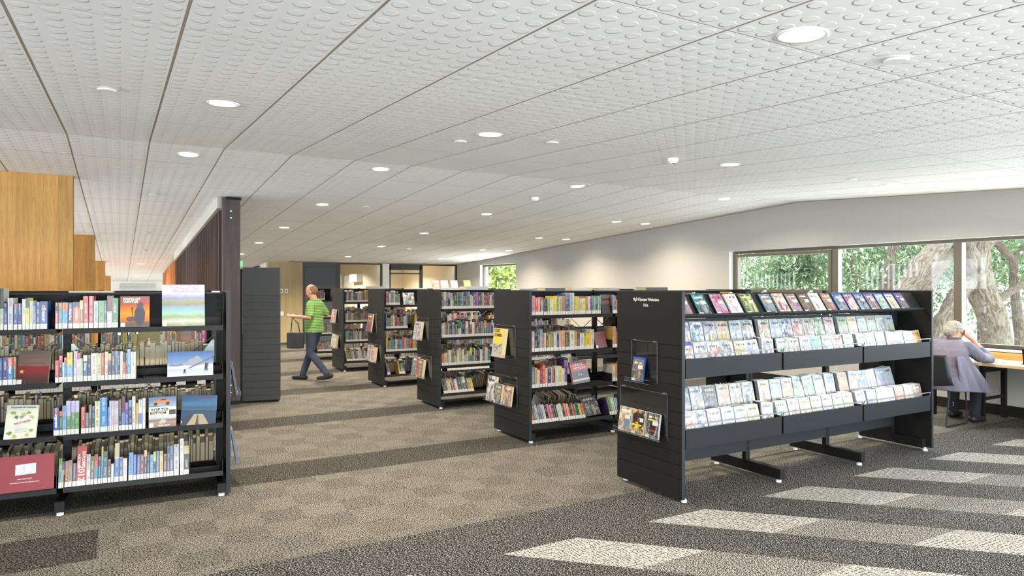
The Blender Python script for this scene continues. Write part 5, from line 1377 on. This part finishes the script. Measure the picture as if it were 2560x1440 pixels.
def head(B_, c, fwd, r=.098, tiltf=0.0):
    """fwd: heading angle; face features on the heading side"""
    HM = T(*c) @ RZ(fwd) @ RY(tiltf)
    def e(p, rr_): B_.ell(tuple(HM @ Vector(p)), rr_, 14, 8, RZ(fwd) @ RY(tiltf))
    e((0, 0, .02), (.098, .078, .105)); e((.018, 0, -.045), (.07, .06, .07)); e((.035, 0, -.085), (.035, .032, .028))
    e((.092, 0, -.02), (.024, .013, .018)); e((.08, 0, -.066), (.016, .025, .007)); e((.08, 0, -.08), (.014, .022, .007))
    for s in (-1, 1):
        e((-.005, s*.078, -.01), (.02, .009, .03)); e((.085, s*.032, .015), (.012, .017, .009)); e((.078, s*.03, .035), (.014, .022, .008)); e((.06, s*.045, -.025), (.022, .018, .02))
    return HM
def hand(B_, w, d, side, curl=.5, s=1.0):
    """w wrist, d direction, side vector toward the thumb"""
    w = Vector(w); d = Vector(d).normalized(); sd = (Vector(side)-d*Vector(side).dot(d)).normalized(); nrm = d.cross(sd)
    B_.cap([w, w+d*.05, w+d*.085], [.024*s, .03*s, .028*s], 10); B_.ell(tuple(w+d*.05+sd*.012), (.03, .03, .024), 10, 8); B_.ell(tuple(w+d*.06-sd*.014), (.03, .028, .024), 10, 8)
    for k, ln in enumerate((.070, .078, .073, .058)):
        o = sd*(.028-.0185*k); p0 = w+d*.08+o
        a = d; b = (d-nrm*curl).normalized(); c_ = (d*.6-nrm*curl*1.6).normalized()
        p1 = p0+a*ln*.45; p2 = p1+b*ln*.32; p3 = p2+c_*ln*.28
        B_.cap([p0, p1, p2, p3], [.0095, .009, .0085, .0075], 8)
    t0 = w+d*.03+sd*.028; t1 = t0+(d*.6+sd*.7-nrm*.2).normalized()*.035; B_.cap([t0, t1, t1+(d*.9+sd*.2-nrm*.3).normalized()*.03], [.012, .0105, .009], 8)
# seated man at the window desk, seen from behind
F0 = R(0); fw = Vector((math.cos(F0), math.sin(F0), 0)); lf = Vector((-math.sin(F0), math.cos(F0), 0)); up = Vector((0, 0, 1))
hip = Vector((8.41, 4.40, .50)); 
def pt(f, l, z): return hip+fw*f+lf*l+up*(z-.50)
P = Body()
hc = pt(.24, .05, 1.05)
HM = head(P, hc, F0+R(-18), tiltf=R(38))
P.cap([pt(.16, .01, .92), pt(.2, .03, .99)], [.062, .058])
P.loft([tuple(pt(f, 0, z))+(rx, ry, F0) for f, z, rx, ry in ((-.02, .46, .12, .16), (0, .6, .12, .15), (.05, .75, .12, .16), (.1, .88, .11, .17), (.14, .95, .08, .12))])
rh = pt(.36, -.10, .965); P.cap([pt(.44, -.23, .75), rh], [.036, .027]); hand(P, rh, (hc+fw*.06-lf*.075)-rh+up*.01, fw, .9)
lh = pt(.62, .16, .735); P.cap([pt(.42, .25, .77), lh], [.038, .027]); hand(P, lh, fw-lf*.3, -lf, .3)
body = P.done('person', M_['skin'], vox=.0075, smooth=3); tag(body, 'person in a long grey jacket hunched over the window desk, seen from behind', 'person')
hb = Body(); hb.ell(tuple(HM @ Vector((-.022, 0, .042))), (.102, .09, .092), 20, 12, RZ(F0+R(-18)) @ RY(R(38))); hb.ell(tuple(HM @ Vector((-.06, 0, -.01))), (.06, .078, .085), 18, 10, RZ(F0+R(-18)) @ RY(R(38))); o = hb.done('hair', M_['hair'], body, None, .006, 2)
tx = bpy.data.textures.new('hair_clouds', 'CLOUDS'); tx.noise_scale = .02; d_ = o.modifiers.new('tousle', 'DISPLACE'); d_.texture = tx; d_.strength = .018
J = Body()
J.loft([tuple(pt(f, l, z))+(rx, ry, F0) for f, l, z, rx, ry in ((-.06, -.06, .40, .16, .21), (-.06, -.04, .50, .165, .21), (-.04, -.02, .60, .16, .205), (-.01, 0, .70, .155, .20), (.03, 0, .79, .15, .205), (.07, 0, .86, .145, .205), (.11, .01, .92, .115, .18), (.15, .01, .955, .085, .12), (.17, .02, .98, .07, .08))], 28)
J.cap([pt(.12, -.17, .89), pt(.22, -.25, .78), pt(.46, -.22, .745)], [.076, .066, .056]); J.cap([pt(.46, -.24, .745), pt(.39, -.12, .9)], [.055, .045])
J.cap([pt(.12, .18, .89), pt(.22, .26, .79), pt(.52, .19, .755)], [.082, .07, .05])
jk = J.done('jacket', M_['jacket'], body, None, .011, 5)
# coat tail hanging on the camera side
b = MB(); cols = 14; rows_ = 10; G = []
for i in range(rows_):
    t_ = i/(rows_-1); row = []
    for k in range(cols):
        s_ = k/(cols-1); f = -.16+(.24+.22*t_)*s_+.02*math.sin(s_*13+1)*t_; l = -.19-.17*t_*s_-.03*t_-.025*math.sin(s_*17)*t_; z = .80-.39*t_-.04*s_*t_
        row.append(pt(f, l, z))
    G.append(row)
for i in range(rows_-1):
    for k in range(cols-1): b.poly([G[i][k], G[i+1][k], G[i+1][k+1], G[i][k+1]])
o = b.build('coat_tail', M_['jacket'], body, smooth=True, weld=True); md = o.modifiers.new('solid', 'SOLIDIFY'); md.thickness = .008; md = o.modifiers.new('sub', 'SUBSURF'); md.levels = 1; md.render_levels = 2
b = Body(); b.loft([tuple(pt(.155, .01, .945))+(.085, .09, F0), tuple(pt(.175, .02, 1.0))+(.07, .075, F0)]); b.done('collar', plain('dark_collar', (52, 52, 66), .8), body, None, .007, 2)
L_ = Body()
for s in (-1, 1):
    L_.cap([pt(.0, s*.09, .50), pt(.40, s*.13, .50), pt(.42-.12*(s < 0), s*.15, .12), pt(.42-.12*(s < 0), s*.15, .09)], [.1, .078, .058, .062], 14)
L_.done('trousers', M_['trous'], body, None, .011, 4)
for s in (-1, 1):
    S = Body(); q = .42-.12*(s < 0); S.cap([pt(q-.05, s*.15, .05), pt(q+.08, s*.155, .042), pt(q+.17, s*.16, .034)], [.046, .042, .034], 12); S.done('shoe', M_['shoe'], body, None, .008, 3)
g = MB(); e0 = HM @ Vector((.095, -.05, .018)); e1 = HM @ Vector((.0, -.088, .012)); g.tube([HM @ Vector((.105, 0, .018)), e0, e1], .003, 6); g.build('glasses', M_['ink'], body)

# walking man in the green striped shirt
W0 = Vector((2.86, 11.70, 0)); A0 = R(180-38); wf = Vector((math.cos(A0), math.sin(A0), 0)); wl = Vector((-math.sin(A0), math.cos(A0), 0))
def wp(f, l, z): return W0+wf*f+wl*l+up*z
P = Body(); hc = wp(.05, 0, 1.51); HM = head(P, hc, A0, tiltf=R(10))
P.cap([wp(.0, 0, 1.34), wp(.03, 0, 1.44)], [.058, .055])
P.loft([tuple(wp(f, 0, z))+(rx, ry, A0) for f, z, rx, ry in ((0, .86, .1, .14), (0, 1.0, .1, .13), (.0, 1.15, .105, .145), (-.01, 1.28, .1, .16), (0, 1.35, .06, .1))])
for s, el, wr in ((-1, wp(-.12, -.27, 1.09), wp(.12, -.36, 1.06)), (1, wp(-.04, .28, 1.08), wp(.22, .26, 1.10))):
    P.cap([wp(-.01, s*.18, 1.28), el, wr], [.048, .038, .027]); hand(P, wr, wr-el, -wl*s+up*.3, .6)
wk = P.done('person', M_['skin'], vox=.0085, smooth=3); tag(wk, 'person in a green striped shirt walking past the bookcases', 'person')
hb = Body(); hb.ell(tuple(HM @ Vector((-.03, 0, .02))), (.078, .083, .085), 18, 10, RZ(A0) @ RY(R(10))); hb.done('hair', M_['hair2'], wk, None, .007, 2)
S = Body(); S.loft([tuple(wp(f, 0, z))+(rx, ry, A0) for f, z, rx, ry in ((0, .82, .15, .19), (.01, .95, .15, .185), (.01, 1.08, .145, .185), (.0, 1.2, .14, .195), (-.01, 1.3, .125, .2), (0, 1.36, .09, .13), (0, 1.385, .07, .075))], 24)
for s, el in ((-1, wp(-.12, -.27, 1.09)), (1, wp(-.04, .28, 1.08))): a = wp(-.01, s*.18, 1.29); S.cap([a, a.lerp(el, .75)], [.075, .064])
S.done('shirt', M_['shirt'], wk, None, .011, 4)
L_ = Body()
for s, kf, ff, fz in ((-1, .12, .26, .1), (1, .02, -.26, .14)):
    L_.cap([wp(0, s*.09, .86), wp(kf, s*.1, .47), wp(ff, s*.1, fz)], [.1, .07, .055], 14)
L_.done('trousers', M_['jean'], wk, None, .011, 4)
for s, ff, fz, r_ in ((-1, .26, .045, 0), (1, -.28, .07, .06)):
    S = Body(); S.cap([wp(ff-.05, s*.1, fz+r_*.6), wp(ff+.08, s*.1, fz), wp(ff+.17, s*.1, fz-.008)], [.045, .04, .032], 12); S.done('shoe', M_['shoe'], wk, None, .009, 3)
o = Body(); o.loft([tuple(wp(.18, .34, z))+(.15, .08, A0) for z in (.58, .62, .78, .84)]); o = o.done('shoulder_bag', M_['bag'], None, None, .012, 4); tag(o, 'black bag carried in the walking man\'s hand', 'bag')
b = MB(); b.tube([wp(.10, .34, .83), wp(.14, .32, .98), wp(.27, .27, 1.09), wp(.25, .33, .98), wp(.26, .34, .83)], .009, 8); b.build('strap', M_['bag'], o)

# ---------------- outdoors ----------------
b = MB(); b.box(XW+.3, -20, -.45, 70, 60, -.35); struct(b.build('ground_outside', M_['ground'], None)); bpy.data.objects['ground_outside'].name = 'trim_ground'
BR = {'main': [(14.53,6.65,-.5,.36),(14.5,6.67,.43,.27),(14.33,6.76,1.26,.24),(14.14,6.87,1.8,.27),(14.42,6.94,2.34,.17),(15.2,6.95,2.84,.14),(15.93,6.99,3.8,.1)],
 'fork': [(14.14,6.87,1.7,.2),(13.82,6.82,2.17,.15),(13.34,6.76,2.74,.13),(13.0,6.72,3.6,.1)],
 'lean': [(11.0,6.84,-.5,.2),(11.19,6.84,1.03,.15),(11.75,6.86,1.5,.16),(12.19,6.84,1.92,.16),(12.87,6.79,2.44,.16),(13.7,6.66,3.05,.15),(14.8,6.49,4.0,.12)],
 'lean2': [(12.3,7.3,-.5,.2),(12.51,7.23,.98,.14),(12.84,7.16,1.57,.14),(13.33,7.1,2.02,.13),(13.87,7.03,2.48,.13),(14.66,6.92,3.4,.12)],
 'low': [(12.0,6.87,-.5,.2),(12.13,6.87,-.12,.18),(12.62,6.82,.57,.17),(13.01,6.83,1.06,.16),(13.44,6.81,1.5,.15),(14.1,6.87,1.75,.13)],
 'thin': [(14.45,9.0,-.5,.2),(14.48,8.98,.33,.15),(14.6,8.92,1.48,.13),(14.65,8.89,1.92,.12),(14.95,8.94,2.63,.12),(15.34,8.95,3.9,.1)],
 'thin2': [(15.7,10.6,-.5,.15),(15.81,10.53,.76,.1),(16.07,10.38,1.31,.08),(15.89,10.48,1.76,.07),(15.72,10.58,2.6,.06)],
 'r1': [(14.3,6.8,.95,.1),(14.98,6.85,1.37,.08),(15.85,6.81,1.69,.07),(17.2,6.5,1.95,.05)],
 'r2': [(15.2,7.3,3.2,.1),(15.51,7.24,2.63,.08),(15.86,7.03,2.14,.08),(16.13,7.11,1.57,.09),(16.43,7.17,.89,.1),(16.77,7.21,-.5,.14)],
 'r3': [(15.86,7.03,2.14,.07),(16.49,7.02,2.49,.05),(17.36,6.87,2.95,.04)]}
nr = np.random.RandomState(4)
def foliage(name, clusters, size, m, parent=None, seed=1):
    """clusters: (x, y, z, rx, ry, rz, n)"""
    r_ = np.random.RandomState(seed); V = []; C = []
    for (x, y, z, rx, ry, rz, n) in clusters:
        # leaves gather in tufts
        nt = max(n//16, 1); tu = r_.normal(0, .55, (nt, 3)); idx = r_.randint(0, nt, n); p = tu[idx]+r_.normal(0, .12, (n, 3))
        p = p*np.array([rx, ry, rz])+np.array([x, y, z]); a = r_.normal(0, 1, (n, 3)); a /= np.linalg.norm(a, axis=1)[:, None]; q = r_.normal(0, 1, (n, 3)); q[:, 2] = abs(q[:, 2])+.6
        bb = np.cross(a, q); bb /= np.linalg.norm(bb, axis=1)[:, None]; s = size*r_.uniform(.6, 1.3, (n, 1))
        quad = np.stack([p-a*s, p+bb*s*.38, p+a*s, p-bb*s*.38], 1); V.append(quad.reshape(-1, 3))
        cc = np.zeros((n, 4)); cc[:, 0] = np.clip((r_.rand(nt)[idx]*.6+r_.rand(n)*.4), 0, 1); cc[:, 1] = r_.rand(n); cc[:, 3] = 1; C.append(np.repeat(cc, 4, 0))
    V = np.concatenate(V); C = np.concatenate(C); n = len(V)//4
    me = bpy.data.meshes.new(name); me.vertices.add(len(V)); me.vertices.foreach_set('co', V.astype('f').ravel()); me.loops.add(len(V)); me.loops.foreach_set('vertex_index', np.arange(len(V)))
    me.polygons.add(n); me.polygons.foreach_set('loop_start', np.arange(n)*4); me.polygons.foreach_set('loop_total', np.full(n, 4)); me.update(calc_edges=True)
    at = me.color_attributes.new('c1', 'FLOAT_COLOR', 'CORNER'); at.data.foreach_set('color', C.astype('f').ravel()); me.materials.append(m)
    return link(name, me, parent)
def tree(keys, cl, label, size=.09, m='leaf', seed=1):
    b0 = BR[keys[0]]; root = empty('tree', T(b0[0][0], b0[0][1], -.4), label, 'tree', 'trees outside the side window'); inv = T(-b0[0][0], -b0[0][1], .4)
    for k in keys:
        b = MB(); pts = BR[k]; fine = []; rad = []
        for i in range(len(pts)-1):
            for q in range(4):
                t_ = q/4; fine.append(Vector(pts[i][:3]).lerp(Vector(pts[i+1][:3]), t_)+Vector(nr.normal(0, .012, 3))); rad.append((pts[i][3]*(1-t_)+pts[i+1][3]*t_)*(1+nr.uniform(-.07, .07)))
        fine.append(Vector(pts[-1][:3])); rad.append(pts[-1][3])
        b.tube(fine, rad, 14, 0); b.build('trunk' if k == keys[0] else 'branch', M_['bark'], root, inv, smooth=True, weld=True)
    if cl: o = foliage('foliage', cl, size, M_[m], root, seed); o.matrix_basis = inv; o['kind'] = 'stuff'
    return root
tree(['main', 'fork', 'r1'], [(15.5, 7.1, 3.4, 1.5, 1.2, .5, 1500), (16.5, 6.3, 2.9, 1, .8, .5, 900)], 'thick rough-barked tree behind the seated man', .07, seed=2)
tree(['lean'], [(14, 6.6, 4.0, 1.4, 1, .5, 600)], 'leaning thick trunk crossing the middle window pane', .07, seed=3)
tree(['lean2', 'low'], None, 'pair of leaning trunks right of the thick leaning one')
tree(['thin'], [(15.5, 9.3, 3.4, 1.5, 1.3, .8, 1800)], 'slender upright trunk in the middle window pane', .08, seed=5)
tree(['thin2'], [(14.2, 11.0, 1.9, 1.1, 1.3, .8, 8200), (13.0, 9.9, 2.0, .5, .6, .75, 4200)], 'small leafy tree behind the left window panes', .055, seed=6)
tree(['r2', 'r3'], [(17, 7.2, 2.4, 1.2, .8, .8, 2200), (18, 8, 1.5, 1.5, 1, .9, 1500)], 'thin crooked tree at the right edge of the window', .06, seed=7)
for i, (cl, lb, sz, mm) in enumerate((
    ([(16.5, 13.2, 1.6, 2.2, 2.2, 1.5, 15000), (19, 12.3, 2.4, 2, 2, 1.6, 8000)], 'dense green bush filling the left window pane', .075, 'leaf'),
    ([(21, 13.5, 2.2, 2.4, 2.2, 2, 9500), (22.5, 12.2, 2.8, 2.4, 2.2, 1.6, 7500)], 'pale green tree mass behind the leaning trunks', .085, 'leaf'),
    ([(23, 11.0, 2.8, 2.2, 1.8, 1.2, 11000), (24.5, 9.6, 3.3, 2.4, 1.8, 1.1, 9000)], 'sparse light foliage behind the thick tree', .08, 'leaf'),
    ([(13.6, 24.6, 2.2, 2.6, 2.6, 1.8, 8000), (11.8, 21.6, 2.0, 1.0, 1.0, 1.3, 3000)], 'bright yellow-green tree outside the small far window', .11, 'leaf2'))):
    x, y = cl[0][0], cl[0][1]; root = empty('tree', T(x, y, -.4), lb, 'tree', 'trees outside the side window')
    b = MB(); b.tube([(0, 0, 0), (.1, .1, 1.2), (0, .2, 2.6)], [.14, .11, .06], 10); b.build('trunk', M_['bark'], root, smooth=True)
    o = foliage('foliage', cl, sz, M_[mm], root, 20+i); o.matrix_basis = T(-x, -y, .4); o['kind'] = 'stuff'
# parked cars far outside
for i, (x, y, a) in enumerate(((24.5, 8.6, 20), (30, 12.5, 10))):
    c = empty('car', T(x, y, -.35) @ RZ(R(a)), ('nearer', 'further')[i]+' pale parked car beyond the trees', 'car', 'parked cars')
    pr = [(-2.1, .3), (-2.15, .75), (-1.6, .9), (-1.0, 1.4), (.5, 1.42), (1.15, .95), (2.0, .8), (2.1, .35)]
    b = MB(); L = [Vector((p[0], -.85, p[1])) for p in pr]; Rr = [Vector((p[0], .85, p[1])) for p in pr]
    b.poly(L); b.poly(Rr[::-1])
    for k in range(len(pr)): j = (k+1) % len(pr); b.poly([L[j], L[k], Rr[k], Rr[j]])
    o = b.build('body', M_['car'], c); md = o.modifiers.new('bevel', 'BEVEL'); md.width = .08; md.segments = 3
    b = MB(); b.poly([(-1.3, -.86, .95), (.95, -.86, .95), (.45, -.86, 1.33), (-.95, -.86, 1.33)]); b.build('side_window', M_['carglass'], c)
    for wx in (-1.35, 1.3):
        for wy in (-.8, .8): b = MB(); b.lathe([(0, -.1), (.3, -.1), (.32, -.06), (.32, .06), (.3, .1), (0, .1)], 20, M=T(wx, wy, .32) @ RX(R(90))); b.build('wheel', M_['groove'], c)
